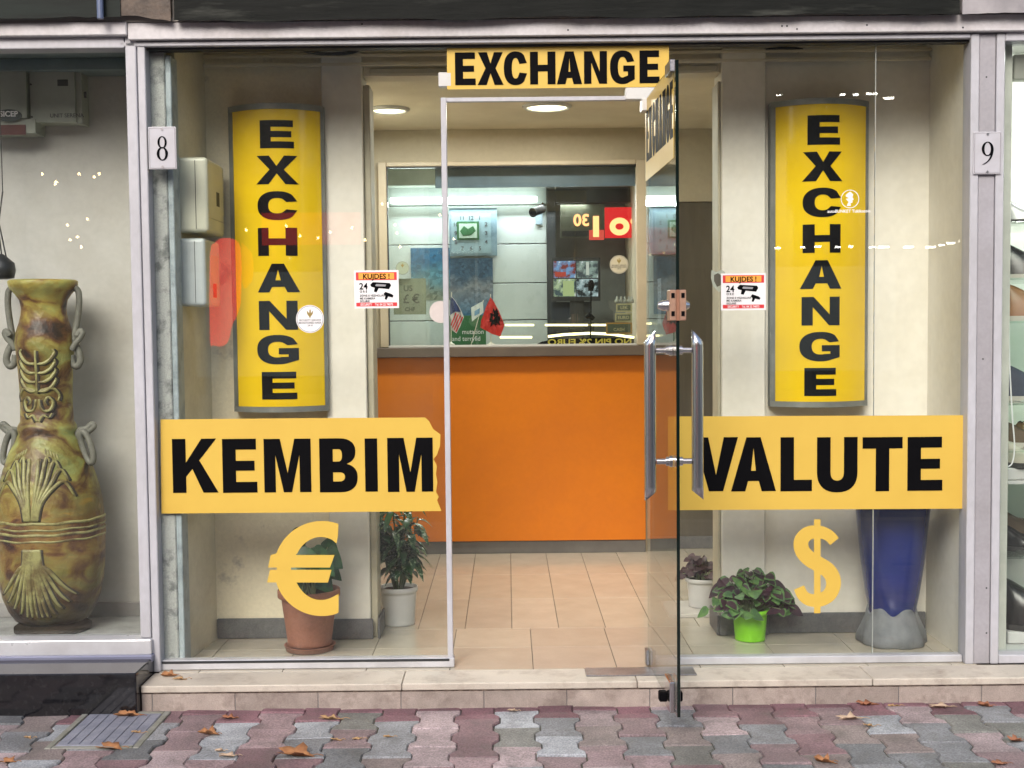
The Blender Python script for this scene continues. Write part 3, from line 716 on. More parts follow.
# ------------------------------------------------------------------ tall curved light-box signs
def cut_and_bend(me, fn, x0, x1, n):
    b = bmesh.new(); b.from_mesh(me)
    for k in range(1, n):
        x = x0 + (x1 - x0) * k / n
        bmesh.ops.bisect_plane(b, geom=b.verts[:] + b.edges[:] + b.faces[:], plane_co=(x, 0, 0), plane_no=(1, 0, 0), dist=1e-6)
    for v in b.verts: v.co = fn(v.co)
    b.to_mesh(me); b.free(); return me
lbm = mat('lightbox_yellow', (0.82, 0.56, 0.006), 0.2, coat=.3, col2=(0.74, 0.48, 0.005), scale=2.0, bump=.02)
frm = mat('lightbox_frame', (.25, .26, .24), .5, .3, col2=(.17, .18, .17), scale=8)
def tall_sign(x0p, x1p, y0p, y1p, lets, label, ix0, ix1, iy0, iy1):
    Yw = BY - .002; D0 = .055; SAG = .095; Yf = Yw - D0
    xm = (x0p + x1p) / 2
    fx0, fx1 = PX(x0p + 1.5, Yf, 250), PX(x1p - 1.5, Yf, 250); c = (fx0 + fx1) / 2; hw = (fx1 - fx0) / 2
    z1, z0 = PH(y0p, Yf, xm), PH(y1p, Yf, xm)
    s = empty('light_box_sign', (c, Yw, z0), label, 'sign')
    def bend(p): return Vector((p.x, p.y + Yf - SAG * (1 - ((p.x - c) / hw) ** 2), p.z))
    # casing: back box + curved top and bottom caps
    def cap(za, zb, name, h0=hw, out=0.0):
        b = bmesh.new(); n = 20; lo, hi = [], []
        for k in range(n + 1):
            x = c - h0 + 2 * h0 * k / n; p = bend(Vector((x, -out, 0)))
            lo.append((x, p.y))
        outl = [(c - h0, Yw)] + lo + [(c + h0, Yw)]
        A = [b.verts.new((x, y, za)) for x, y in outl]; B = [b.verts.new((x, y, zb)) for x, y in outl]
        b.faces.new(A); b.faces.new(B)
        for k in range(len(A)): b.faces.new((A[k], A[(k + 1) % len(A)], B[(k + 1) % len(A)], B[k]))
        m = MB(); m.add(b); return m.build(name, frm, s)
    iz1, iz0 = PH(iy0, Yf - .03, xm), PH(iy1, Yf - .03, xm)
    jx0, jx1 = PX(ix0, Yf, 250), PX(ix1, Yf, 250)
    cap(z1 - .022, z1, 'casing_cap', out=.004); cap(z0, z0 + .022, 'casing_cap', out=.004)
    for (a, b_) in ((fx0, jx0), (jx1, fx1)):
        m = MB(); me = None
        b = bmesh.new(); A = []
        ya, yb = bend(Vector((a, 0, 0))).y, bend(Vector((b_, 0, 0))).y
        q = [(a, Yw), (a, ya), (b_, yb - .002), (b_, Yw)]
        A = [b.verts.new((x, y, z0 + .0225)) for x, y in q]; B = [b.verts.new((x, y, z1 - .0225)) for x, y in q]
        b.faces.new(A); b.faces.new(B)
        for k in range(4): b.faces.new((A[k], A[(k + 1) % 4], B[(k + 1) % 4], B[k]))
        m.add(b); m.build('casing_side', frm, s)
    b = bmesh.new(); n = 24; A, B = [], []
    for k in range(n + 1):
        x = jx0 + .001 + (jx1 - jx0 - .002) * k / n; p = bend(Vector((x, 0, 0)))
        A.append(b.verts.new((x, p.y, z0 + .0225))); B.append(b.verts.new((x, p.y, z1 - .0225)))
    C = [b.verts.new((v.co.x, v.co.y + .004, v.co.z)) for v in A]; Dd = [b.verts.new((v.co.x, v.co.y + .004, v.co.z)) for v in B]
    for k in range(n): b.faces.new((A[k], A[k + 1], B[k + 1], B[k])); b.faces.new((C[k], C[k + 1], Dd[k + 1], Dd[k]))
    m = MB(); m.add(b); m.build('face_panel', lbm, s, smooth=True)
    Yl = Yf - SAG * .9
    cs = []
    for (ch, a, b_, t0, b0) in lets:
        x0, _ = PP(a, (t0 + b0) / 2, Yl); x1, _ = PP(b_, (t0 + b0) / 2, Yl); zt_ = PP(a, t0, Yl)[1]; zb_ = PP(a, b0, Yl)[1]
        cs.append((ch, x0, x1, zb_, zt_, .40, .24))
    me = word(cs, .0012)
    cut_and_bend(me, lambda p: bend(p + Vector((0, -.0012, 0))), c - hw, c + hw, 24)
    put('lettering', me, black, (0, 0, 0), s)
    return s
tall_sign(229.5, 327.5, 107, 411, [('E', 260, 293.5, 120.5, 148.5), ('X', 256, 298, 156, 184.5), ('C', 257.5, 297.5, 192, 220), ('H', 258, 297, 228, 256), ('A', 257.5, 299.5, 264, 292.5), ('N', 259, 297.5, 301, 330), ('G', 257, 299, 335.5, 364), ('E', 262, 297, 372, 399.5)],
          'tall curved yellow EXCHANGE sign beside the alarm boxes, round white sticker in front', 236, 323, 112, 408)
tall_sign(769, 869.5, 102, 406, [('E', 807.5, 840, 115.5, 145), ('X', 802.5, 842.5, 152, 181.5), ('C', 803, 841.5, 188.5, 217), ('H', 803, 840.5, 224.5, 253), ('A', 800.5, 841.5, 260.5, 289), ('N', 802, 839.5, 297, 325.5), ('G', 800, 840, 332.5, 361), ('E', 804.5, 836, 368, 396)],
          'tall curved yellow EXCHANGE sign above the word VALUTE, near plate 9', 774.5, 864.5, 107, 403)

# ------------------------------------------------------------------ number plates
def number_plate(px, py, digit, label, Y=-.06):
    w2, h2 = .0515, .0775
    c = P(px, py, Y)
    s = empty('number_plate', c, label, 'number plate')
    pm = mat('enamel_white', (.47, .47, .51), .3, col2=(.41, .405, .43), scale=10)
    MB().box(c.x - w2, c.x + w2, Y, Y + .006, c.z - h2, c.z + h2, .003, seg=2).build('plate', pm, s)
    rim = mat('plate_rim', (.16, .14, .15), .5)
    k = .004
    m = MB()
    for (a, b_, d, e) in ((-w2 + k, w2 - k, h2 - k - .0012, h2 - k), (-w2 + k, w2 - k, -h2 + k, -h2 + k + .0012), (-w2 + k, -w2 + k + .0012, -h2 + k + .0012, h2 - k - .0012), (w2 - k - .0012, w2 - k, -h2 + k + .0012, h2 - k - .0012)):
        m.box(c.x + a, c.x + b_, Y - .0006, Y + .001, c.z + d, c.z + e, 0)
    m.build('border_line', rim, s)
    for q in (-1, 1):
        m = MB(); m.tube([(c.x, Y - .003, c.z + q * (h2 - .009)), (c.x, Y + .002, c.z + q * (h2 - .009))], .0045, 14); m.build('screw', steel, s)
    def ring(cx, cz, rx, rz, thick, thin, rev=False, tilt=0):
        o, i = [], []
        for a in range(0, 360, 8):
            ca, sa = math.cos(R(a)), math.sin(R(a))
            o.append((cx + rx * ca, cz + rz * sa)); i.append((cx + (rx - thick) * ca + tilt * sa, cz + (rz - thin) * sa))
        return [o, i]
    if digit == '8':
        L_ = ring(0, .0205, .0170, .0225, .0078, .0035) + ring(0, -.021, .0205, .0245, .0098, .0035)
    else:
        L_ = ring(0, .015, .0215, .026, .0098, .0035)
    me1 = [loops_mesh([[(c.x + x, c.z + z) for x, z in l] for l in L_[:2]], .001)]
    if digit == '8': me1.append(loops_mesh([[(c.x + x, c.z + z) for x, z in l] for l in L_[2:]], .0014))
    if digit == '9':
        pth = bez((.0172, .016), (.0185, -.012), (.006, -.034), (-.018, -.0415), 14)
        wd = [.0095 * (1 - .8 * (i / 14)) for i in range(15)]
        me1.append(loops_mesh([[(c.x + x, c.z + z) for x, z in stroke(pth, wd)]], .0014))
    put('digit', join_meshes(me1), black, (0, Y - .0012, 0), s)
number_plate(162.3, 148, '8', 'white enamel number plate reading 8, between the vase window and the KEMBIM window', -.058)
number_plate(987.5, 153, '9', 'white enamel number plate reading 9, on the post beside the shoe shop', -.062)

# ------------------------------------------------------------------ warning stickers and round stickers
def kujdes(x0, y0, x1, y1, label):
    s = empty('warning_sticker', P((x0 + x1) / 2, (y0 + y1) / 2, SY), label, 'sticker')
    X0, Z1 = PP(x0, y0); X1, Z0 = PP(x1, y1); W, H = X1 - X0, Z1 - Z0
    def U(u, v): return (X0 + W * u, Z0 + H * v)
    def rl(u0, v0, u1, v1): return [U(u0, v0), U(u1, v0), U(u1, v1), U(u0, v1)]
    sheet('backing', [rl(0, 0, 1, 1)], whitev, SY, parent=s)
    sheet('header_band', [rl(.04, .74, .96, .95)], redv, SY - .0006, .0006, parent=s)
    sheet('header_field', [rl(.10, .765, .90, .93)], orangev, SY - .0011, .0006, parent=s)
    sheet('footer_band', [rl(.04, .05, .96, .15)], redv, SY - .0006, .0006, parent=s)
    t = text_mesh('KUJDES !', H * .19, bold=.0007, align='CENTER', sx=.98); p = U(.5, .775); put('lettering', t, black, (p[0], SY - .0016, p[1]), s)
    t = text_mesh('24', H * .24, bold=.0006, sx=.95); p = U(.11, .50); put('lettering', t, black, (p[0], SY - .0012, p[1]), s)
    t = text_mesh('O R E', H * .08, bold=.0002); p = U(.12, .415); put('lettering', t, black, (p[0], SY - .0012, p[1]), s)
    t = text_mesh('ZONE E VEZHGUAR\nME KAMERA\nSIGURIE', H * .075, bold=.0001); p = U(.12, .31); put('lettering', t, black, (p[0], SY - .0012, p[1]), s)
    t = text_mesh('SECURITY    Tel. 04 22 74073', H * .085, bold=.0002, align='CENTER', sx=.82); p = U(.5, .07); put('lettering', t, whitev, (p[0], SY - .0012, p[1]), s)
    a = [loops_mesh([[U(.36, .62), U(.42, .69), U(.80, .66), U(.83, .60), U(.78, .50), U(.55, .53), U(.50, .42), U(.44, .44), U(.46, .54), U(.38, .57)]], .0006),
         loops_mesh([[U(.66, .38), U(.70, .43), U(.84, .37), U(.88, .33), U(.86, .28), U(.76, .31), U(.72, .22), U(.68, .24), U(.70, .32)]], .0006)]
    put('camera_picture', join_meshes(a), black, (0, SY - .0012, 0), s)
    gl_ = [loops_mesh([[U(.47, .60), U(.50, .64), U(.72, .62), U(.70, .57), U(.50, .58)]], .0006)]
    put('camera_highlight', join_meshes(gl_), mat('mid_grey_vinyl', (.3, .3, .32), .5), (0, SY - .0018, 0), s)
kujdes(354, 270.5, 399, 308, 'red and white KUJDES camera warning sticker beside the number 8 side yellow sign')
kujdes(721, 273.5, 765.8, 310, 'red and white KUJDES camera warning sticker on the VALUTE side of the door')
def round_sticker(px, py, r_, label, Y=SY, lines=True, m=whitev, rim=None):
    c = P(px, py, Y)
    s = empty('round_sticker', c, label, 'sticker')
    L_ = [[(c.x + r_ * math.cos(R(a)), c.z + r_ * math.sin(R(a))) for a in range(0, 360, 8)]]
    sheet('disc', L_, m, Y, parent=s)
    ring = [[(c.x + r_ * k * math.cos(R(a)), c.z + r_ * k * math.sin(R(a))) for a in range(0, 360, 8)] for k in (.95, .91)]
    sheet('ring_line', ring, rim or mat('grey_vinyl', (.25, .25, .27), .5), Y - .0006, .0005, parent=s)
    b_ = [(-.22, .62), (-.05, .42), (-.02, .68), (.06, .68), (.08, .42), (.25, .62), (.20, .36), (.06, .18), (0, .02), (-.06, .18), (-.20, .36)]
    sheet('emblem', [[(c.x + x * r_, c.z + z * r_) for x, z in b_]], rim or mat('gold_ink', (.28, .20, .05), .5), Y - .0006, .0005, parent=s)
    if lines:
        t = text_mesh('SECURITY SERVICE\nMONITORED AREA\n24 H', r_ * .19, align='CENTER', bold=.0001); put('lettering', t, mat('ink_grey', (.08, .08, .09), .5), (c.x, Y - .0008, c.z - r_ * .15), s)
round_sticker(310, 319, .052, 'round white security sticker overlapping the lower letters of the tall yellow sign')
# shield sticker at the warning sticker's edge
c = P(718, 279.5, SY + .014)
s = empty('shield_sticker', c, 'small pale shield sticker half hidden behind the KUJDES sticker edge', 'sticker')
sheet('shield', [[PP(x, y, .0135) for x, y in ((711.5, 270), (716, 272), (722, 270), (725, 272), (725, 290), (719, 292), (713, 286), (711, 278))]][::-1], mat('pale_green_vinyl', (.5, .52, .44), .5), .0135, parent=s)
sheet('shield_mark', [[PP(x, y, .0127) for x, y in ((714, 275), (718, 273), (722, 276), (721, 285), (717, 287), (714, 281))]], brown, .0127 , parent=s)
# white salon logo sticker
c = P(850, 199, SY)
s = empty('logo_sticker', c, 'small white round head logo with lettering on the glass over the yellow sign', 'sticker')
r_ = .034
sheet('ring', [[(c.x + r_ * k * math.cos(R(a)), c.z + r_ * k * math.sin(R(a))) for a in range(0, 360, 8)] for k in (1, .93)], whitev, SY, parent=s)
pf = [(-.35, .55), (.0, .8), (.35, .5), (.25, .2), (.42, -.05), (.25, -.15), (.28, -.4), (.05, -.45), (.1, -.75), (-.35, -.75), (-.15, -.3), (-.45, 0), (-.1, .1), (-.5, .3)]
sheet('profile', [[(c.x + x * r_, c.z + z * r_) for x, z in pf]], whitev, SY, parent=s)
t = text_mesh('autoBUNKET Tukikozoia', .0155, bold=.0003, align='CENTER', sx=1.0); p = P(849, 212.5, SY); put('lettering', t, whitev, (p.x, SY, p.z), s)

# ------------------------------------------------------------------ the open glass door
hx = PX(648, -.005); DW = .70
ang = math.atan2(-.70, PX(678, -.705) - hx)
DM = Matrix.Translation((hx, -.004, 0)) @ Matrix.Rotation(ang, 4, 'Z')      # u along the door, v towards the street side... +X
def dpart(name, m, u0, u1, v0, v1, z0, z1, parent, bev=.001, seg=1):
    return MB().box(u0, u1, v0, v1, z0, z1, bev, M=DM, seg=seg).build(name, m, parent)
dz0, dz1 = .006, 2.118
door = dpart('glass_door', g_door, .004, DW - .0022, -.005, .005, dz0, dz1, shop, 0)
dpart('edge', g_edge, DW - .0020, DW, -.0052, .0052, dz0, dz1, door, 0)
for q in (1, -1):
    m = MB(); uu = DW - .085; vv = q * .078; r_ = .0195
    z0, z1 = PH(497, -.62), PH(338, -.62)
    b = bmesh.new(); n = 28; RG = []
    for (zz, sl) in ((z0, -.8), (z0 + .028, 0), (z0 + .06, 0), (z1 - .06, 0), (z1 - .03, 0), (z1, -1.1)):
        RG.append([b.verts.new((uu + r_ * math.cos(2 * math.pi * k / n), vv + r_ * math.sin(2 * math.pi * k / n), zz + q * r_ * math.sin(2 * math.pi * k / n) * sl)) for k in range(n)])
    b.faces.new(RG[0]); b.faces.new(RG[-1])
    for A, B in zip(RG, RG[1:]):
        for k in range(n): b.faces.new((A[k], A[(k + 1) % n], B[(k + 1) % n], B[k]))
    m.add(b, DM)
    h = m.build('pull_handle', chrome, door, smooth=False)
    for f in h.data.polygons: f.use_smooth = len(f.vertices) == 4
    for py in (352, 463):
        zz = PH(py, -.62)
        m = MB()
        for (v0, v1, rr) in ((.006, .016, .019), (.016, .028, .015), (.028, .058, .0095)):
            b = bmesh.new(); A = []; B = []
            for k in range(20):
                a = 2 * math.pi * k / 20
                A.append(b.verts.new((uu + rr * math.cos(a), q * v0, zz + rr * math.sin(a)))); B.append(b.verts.new((uu + rr * math.cos(a), q * v1, zz + rr * math.sin(a))))
            b.faces.new(A); b.faces.new(B)
            for k in range(20): b.faces.new((A[k], A[(k + 1) % 20], B[(k + 1) % 20], B[k]))
            m.add(b, DM)
        m.build('handle_mount', chrome, door)
# centre lock on the free edge
copper = mat('copper_case', (.62, .38, .27), .38, .75, col2=(.50, .30, .22), scale=20)
zz = PH(307, -.68); hh = .049
for q in (1, -1):
    dpart('lock_case', copper, DW - .055, DW + .006, min(q * .0055, q * .0265), max(q * .0055, q * .0265), zz - hh, zz + hh, door, .002)
dpart('lock_case', mat('copper_mid', (.45, .22, .14), .4, .6), DW + .0005, DW + .0055, -.0053, .0053, zz - hh, zz + hh, door, 0)
for (v, z) in ((.016, .031), (.016, -.027), (-.016, .031), (-.016, -.027)):
    dpart('lock_screw', black, DW + .006, DW + .0085, v - .0055, v + .0055, zz + z - .008, zz + z + .008, door, .001)
for q, ln in ((-1, .060), (1, .042)):
    m = MB(); b = bmesh.new(); A = []; B = []; C = []
    for k in range(24):
        a = 2 * math.pi * k / 24
        for lst, v, rr in ((A, .027, .019), (B, ln * .75, .0165), (C, ln, .010)): lst.append(b.verts.new((DW - .027 + rr * math.cos(a), q * v, zz + rr * math.sin(a))))
    b.faces.new(C)
    for p_, q_ in ((A, B), (B, C)):
        for k in range(24): b.faces.new((p_[k], p_[(k + 1) % 24], q_[(k + 1) % 24], q_[k]))
    m.add(b, DM); m.build('lock_cylinder', chrome, door)
# corner fittings
dpart('top_pivot', white, -.012, .05, -.024, .024, PH(113, 0, 645), PH(100.5, 0, 645), door, .002)
dpart('top_corner_patch', steel, DW - .11, DW - .003, -.022, -.0055, dz1 - .035, dz1 + .003, door, .002)
for q in (-1, 1):
    dpart('bottom_pivot', steel, .0, .052, min(q * .0055, q * .017), max(q * .0055, q * .017), .008, .065, door, .003)
zb0, zb1 = PH(712, -.66), PH(681, -.66)
dpart('bottom_lock', chrome, DW - .15, DW - .035, -.024, -.0055, dz0 + .003, .112, door, .003)
dpart('bottom_lock', chrome, DW - .15, DW - .035, .0055, .012, dz0 + .003, .112, door, .003)
for (v0, v1) in ((-.052, -.0245), (.0125, .026)):
    dpart('lock_cylinder', black, DW - .11, DW - .075, v0, v1, .035, .068, door, .004)
# yellow sign on the door glass, read from inside
zs0, zs1 = 1.815, 2.112
dpart('door_sign', yellow, .008, DW - .035, -.0066, -.0055, zs0, zs1, door, 0)
cs = []; u = .035; 
for ch, wd in zip('EXCHANGE', (.062, .078, .072, .074, .078, .070, .076, .062)):
    cs.append((ch, u, u + wd, 1.882, 2.065, .42 * .45, .15)); u += wd + .0075
me = word(cs, .0008)
me.transform(DM @ Matrix.Translation((0, -.0071, 0)))
link('lettering', me, black, door)
dpart('side_sticker', mat('pale_blue_paper', (.55, .66, .72), .5), .22, .30, .0056, .0064, PH(325, -.26), PH(280, -.26), door, 0)

# ------------------------------------------------------------------ alarm boxes on the left side wall of the niche
def wall_box(pxf, py0, py1, Yf, Yb, depth, label, m, extra):
    xw = PX(176, .05, 230)
    z0, z1 = PH(py1, Yf, 195), PH(py0, Yf, 195)
    s = empty('alarm_box', (xw, (Yf + Yb) / 2, z0), label, 'alarm box')
    MB().box(xw - .02, xw + depth, Yf, Yb, z0, z1, .014, seg=3).build('housing', m, s)
    MB().box(xw + depth * .55, xw + depth * .57, Yf - .0015, Yb + .001, z0 + .012, z1 - .012, 0).build('lid_seam', rubber, s)
    if extra == 1:
        MB().box(xw + depth, xw + depth + .001, Yf + .15, Yf + .20, (z0 + z1) / 2 - .03, (z0 + z1) / 2 + .025, 0).build('badge', rubber, s)
        MB().box(xw + depth, xw + depth + .0012, Yf + .01, Yb - .01, z0 + .055, z0 + .057, 0).build('vent_line', steel, s)
    else:
        MB().box(xw + depth, xw + depth + .001, Yf + .08, Yf + .22, z0 + .07, z1 - .06, 0).build('instruction_label', mat('label_cream', (.55, .50, .42), .6), s)
        MB().box(xw + depth + .001, xw + depth + .0016, Yf + .12, Yf + .18, z0 + .035, z0 + .09, 0).build('red_seal', redv, s)
pb = mat('aged_plastic', (.62, .62, .50), .4, col2=(.55, .55, .43), scale=5)
pb2 = mat('pale_grey_plastic', (.50, .55, .54), .4, col2=(.44, .48, .48), scale=5)
wall_box(177, 157, 232, .125, .42, .105, 'cream plastic alarm box with small black badge, below number plate 8', pb, 1)
wall_box(179, 238, 306, .125, .38, .09, 'pale grey alarm box under the cream one, red seal on its side', pb2, 2)
# ------------------------------------------------------------------ things in the booth
def quad(name, m, x0, y0, x1, y1, Y, parent=None, th=.004):
    cxm, cym = (x0 + x1) / 2, (y0 + y1) / 2
    return box(name, m, PX(x0, Y, cym), PX(x1, Y, cym), Y - th, Y, PH(y1, Y, cxm), PH(y0, Y, cxm), parent, 0)
WY = RY - .004
# city picture posters
def city_mat(name, top, mid_, bot, sc, seed):
    m = bpy.data.materials.new(name); t = nt(m); N, L = t.nodes, t.links
    out = N.new('ShaderNodeOutputMaterial'); b = N.new('ShaderNodeBsdfPrincipled'); L.new(b.outputs[0], out.inputs[0]); b.inputs['Roughness'].default_value = .25
    tc = N.new('ShaderNodeTexCoord'); mp = N.new('ShaderNodeMapping'); mp.inputs['Location'].default_value = (seed, seed, 0); L.new(tc.outputs['Object'], mp.inputs[0])
    v = N.new('ShaderNodeTexVoronoi'); v.inputs['Scale'].default_value = sc; v.distance = 'CHEBYCHEV'; L.new(mp.outputs[0], v.inputs['Vector'])
    g = N.new('ShaderNodeTexCoord'); sp = N.new('ShaderNodeSeparateXYZ'); L.new(g.outputs['Generated'], sp.inputs[0])
    n = N.new('ShaderNodeTexNoise'); n.inputs['Scale'].default_value = 9; n.inputs['Detail'].default_value = 6; L.new(mp.outputs[0], n.inputs['Vector'])
    ad = N.new('ShaderNodeMath'); ad.operation = 'MULTIPLY_ADD'; ad.inputs[1].default_value = .55; L.new(n.outputs['Fac'], ad.inputs[0]); L.new(sp.outputs['Z'], ad.inputs[2])
    r = N.new('ShaderNodeValToRGB'); e = r.color_ramp; e.elements[0].position = .3; e.elements[0].color = (*bot, 1); e.elements[1].position = 1.2; e.elements[1].color = (*top, 1)
    q = e.elements.new(.75); q.color = (*mid_, 1); L.new(ad.outputs[0], r.inputs[0])
    mr = N.new('ShaderNodeMapRange'); mr.inputs['To Min'].default_value = .6; mr.inputs['To Max'].default_value = 1.35; L.new(v.outputs['Color'], mr.inputs['Value'])
    vm = N.new('ShaderNodeVectorMath'); vm.operation = 'SCALE'; L.new(r.outputs[0], vm.inputs[0]); L.new(mr.outputs[0], vm.inputs['Scale'])
    L.new(vm.outputs[0], b.inputs['Base Color']); return m
c1 = city_mat('night_city_print', (.02, .12, .24), (.10, .26, .34), (.22, .24, .18), 40, 1)
c2 = city_mat('hillside_city_print', (.06, .12, .20), (.22, .24, .27), (.05, .14, .24), 55, 5)
o = quad('wall_poster', c1, 411, 248, 450, 300, WY); tag(o, 'blue city picture poster behind the booth glass, beside the round door disc', 'poster')
o = quad('wall_poster', c2, 450, 258, 493, 316, WY - .006); tag(o, 'grey blue hillside town poster hanging under the square clock', 'poster')
gr = mat('green_card', (.03, .14, .05), .4)
s = empty('green_card_sign', P(468, 344, 2.9), 'green card standing behind the small flags inside the booth', 'sign')
quad('card', gr, 449, 315.5, 486, 345, 2.9, s)
for i, (tx, py) in enumerate((('mutation', 334), ('and terryfid', 341))):
    p = P(452 if i else 462, py, 2.894); put('lettering', text_mesh(tx, .040, sx=.9), whitev, (p.x, 2.8945, p.z), s)
# square clock
s = empty('wall_clock', P(473, 255, WY - .01), 'square grey wall clock with numerals round a small green picture', 'clock')
cf = mat('clock_frame', (.20, .30, .36), .4, col2=(.15, .23, .28), scale=20)
cl = mat('clock_face', (.26, .38, .42), .35)
CY = WY - .012
quad('frame', cf, 449.5, 208.5, 497, 256, CY, s, .03)
quad('face', cl, 451.5, 213.5, 491, 253, CY - .03, s, .004)
quad('picture', gr, 457, 221.5, 479, 240, CY - .034, s, .003)
quad('picture_mat', mat('pale_mint', (.45, .6, .5), .5), 459, 223.5, 477, 238, CY - .037, s, .002)
sheet('picture_leaf', [[PP(x, y, CY - .0395) for x, y in ((460, 231), (464, 226), (468, 229), (473, 226), (476, 231), (471, 235), (463, 236))]], gr, CY - .0395, parent=s)
c = P(471, 233.5, CY - .035)
for i in range(12):
    a = R(90 - 30 * (i + 1)); k = min(1 / max(abs(math.cos(a)), 1e-6), 1 / max(abs(math.sin(a)), 1e-6)) * .095
    k = min(k, .118)
    put('numeral', text_mesh(str(i + 1), .036, align='CENTER', bold=.0006), mat('ink_grey', (.08, .08, .09), .5), (c.x + k * math.cos(a), CY - .0355, c.z + k * math.sin(a) - .01), s)
# price board stuck on booth glass
GY = HY + .008
s = empty('rate_card', P(410, 297, GY), 'semi transparent olive card with pound and euro symbols inside the booth window', 'sign')
quad('card', mat('olive_card', (.22, .25, .16), .5, col2=(.16, .2, .13), scale=12), 393.5, 278.5, 426, 314.5, 2.52, s, .002)
for tx, px, py, sz in (('£', 406, 303, .07), ('€', 416, 303, .07), ('US', 408, 291, .045), ('CHF', 410, 311, .03)):
    p = P(px, py, 2.516); put('lettering', text_mesh(tx, sz, align='CENTER', bold=.001), mat('ink_olive', (.05, .06, .03), .5), (p.x, 2.5165, p.z), s)
s_ = round_sticker(402.5, 268, .038, 'faint round olive sticker on the booth glass above the rate card', Y=HY + .0085, lines=False, m=mat('olive_vinyl', (.34, .40, .30), .5))
s_ = round_sticker(619, 264.5, .052, 'round cream security sticker on the booth glass right of the monitor', Y=HY + .0085, m=mat('cream_vinyl', (.55, .50, .38), .5))
# small wall camera
s = empty('security_camera', P(541, 204, RY), 'small black security camera at the corner of the mint panels in the booth', 'camera')
c = P(538, 211, RY - .09)
m = MB(); m.tube([c + Vector((-.03, -.04, -.012)), c + Vector((.03, .02, .014))], .026, 14); m.build('body', black, s)
m = MB(); m.tube([c + Vector((-.035, -.046, -.014)), c + Vector((-.030, -.040, -.012))], [.029, .029], 14); m.build('lens_hood', black, s)
m = MB(); m.tube([c + Vector((.02, .01, .02)), c + Vector((.03, .05, .05)), c + Vector((.03, .088, .05))], .008, 8); m.build('bracket', black, s)
box('junction_box', mat('pale_blue_plastic', (.35, .45, .52), .4), PX(537, RY), PX(544, RY), RY - .02, RY, PH(225, RY), PH(214, RY), s)
# glowing board added to imitate a street sign reflected in the booth glass
s = empty('reflected_sign_board', P(600, 240, RY + .2), 'reflection of a red street sign, built as a glowing board inside the booth', 'display')
DY = RY - .03
quad('case', mat('olive_case', (.12, .13, .09), .5), 560.5, 205.5, 604, 238, DY, s, .05)
quad('lit_panel', emit('red_panel', (1.0, .03, .03), .55), 604.5, 208, 636, 238, DY, s, .05)
quad('lower_lip', rubber, 562, 231, 589, 236.5, DY - .0505, s, .004)
quad('bar_glow', emit('red_glow', (1.0, .12, .08), .5), 589, 230, 604, 240, DY - .0505, s, .003)
wm = emit('figure_glow', (1.0, .42, .16), 1.6)
me = join_meshes([text_mesh('30', .10, bold=.003)]); me.transform(Matrix.Scale(-1, 4, (1, 0, 0))); p = P(589.5, 225.5, DY - .055); put('figures', me, wm, (p.x, DY - .0555, p.z), s)
quad('figure_bar', wm, 593, 216, 599, 237, DY - .0545, s, .002)
c = P(619.5, 226.5, DY - .054)
sheet('figure_ring', [[(c.x + a * math.cos(R(k)), c.z + b_ * math.sin(R(k))) for k in range(0, 360, 10)] for a, b_ in ((.062, .055), (.026, .020))], wm, DY - .054, parent=s)
sheet('figure_ring', [[(P(633.5, 222, DY).x + a * math.cos(R(k)), P(633, 222, DY).z + b_ * math.sin(R(k))) for k in range(0, 360, 20)] for a, b_ in ((.024, .026), (.009, .010))], wm, DY - .054, parent=s)
# monitor
s = empty('monitor', P(577, 300, 3.1), 'black monitor showing four camera pictures inside the booth', 'monitor')
MY = 3.05
quad('bezel', rubber, 551.5, 258, 600, 301, MY, s, .03)
quad('stand', rubber, 570, 301, 584, 344, MY + .01, s, .02)
def scr(name, col, col2, sc):
    m = bpy.data.materials.new(name); t = nt(m); N, L = t.nodes, t.links
    out = N.new('ShaderNodeOutputMaterial'); e = N.new('ShaderNodeEmission'); L.new(e.outputs[0], out.inputs[0]); e.inputs[1].default_value = .55
    tc = N.new('ShaderNodeTexCoord'); v = N.new('ShaderNodeTexNoise'); v.inputs['Scale'].default_value = sc; v.inputs['Detail'].default_value = 3; L.new(tc.outputs['Object'], v.inputs['Vector'])
    r = N.new('ShaderNodeValToRGB'); r.color_ramp.interpolation = 'CONSTANT'; e0 = r.color_ramp.elements
    e0[0].color = (*col2, 1); e0[1].position = .52; e0[1].color = (*col, 1); q = e0.new(.45); q.color = tuple((a + b_) / 2 for a, b_ in zip(col, col2)) + (1,); q = e0.new(.62); q.color = (.8, .85, .85, 1)
    L.new(v.outputs['Fac'], r.inputs[0]); L.new(r.outputs[0], e.inputs[0]); return m
for (x0, y0, x1, y1, c, d_) in ((553.5, 261, 575.5, 278, (.22, .40, .65), (.25, .06, .05)), (576.5, 261, 598, 278, (.32, .42, .36), (.08, .10, .10)), (553.5, 279, 575.5, 296.5, (.50, .62, .36), (.08, .12, .12)), (576.5, 279, 598, 296.5, (.45, .58, .58), (.03, .04, .04))):
    quad('screen_view', scr('screen_view', c, d_, 22), x0, y0, x1, y1, MY - .0305, s, .002)
for (x0, y0, x1, y1, cc) in ((555, 272, 566, 276.5, (.5, .08, .05)), (563, 281, 574, 296, (.45, .55, .25)), (586, 262, 589, 275, (.6, .65, .55)), (588, 282, 593, 291, (.02, .02, .02))):
    quad('screen_figure', emit('scr%d' % x0, cc, .6), x0, y0, x1, y1, MY - .033, s, .001)
s = empty('printer', P(565, 322, 3.0), 'dark blue cash printer under the monitor', 'printer')
nav = mat('navy_plastic', (.02, .028, .045), .4)
quad('housing', nav, 551, 302, 590, 322, 3.09, s, .015)
quad('lower_tray', rubber, 551, 322.5, 594, 331, 3.09, s, .015)
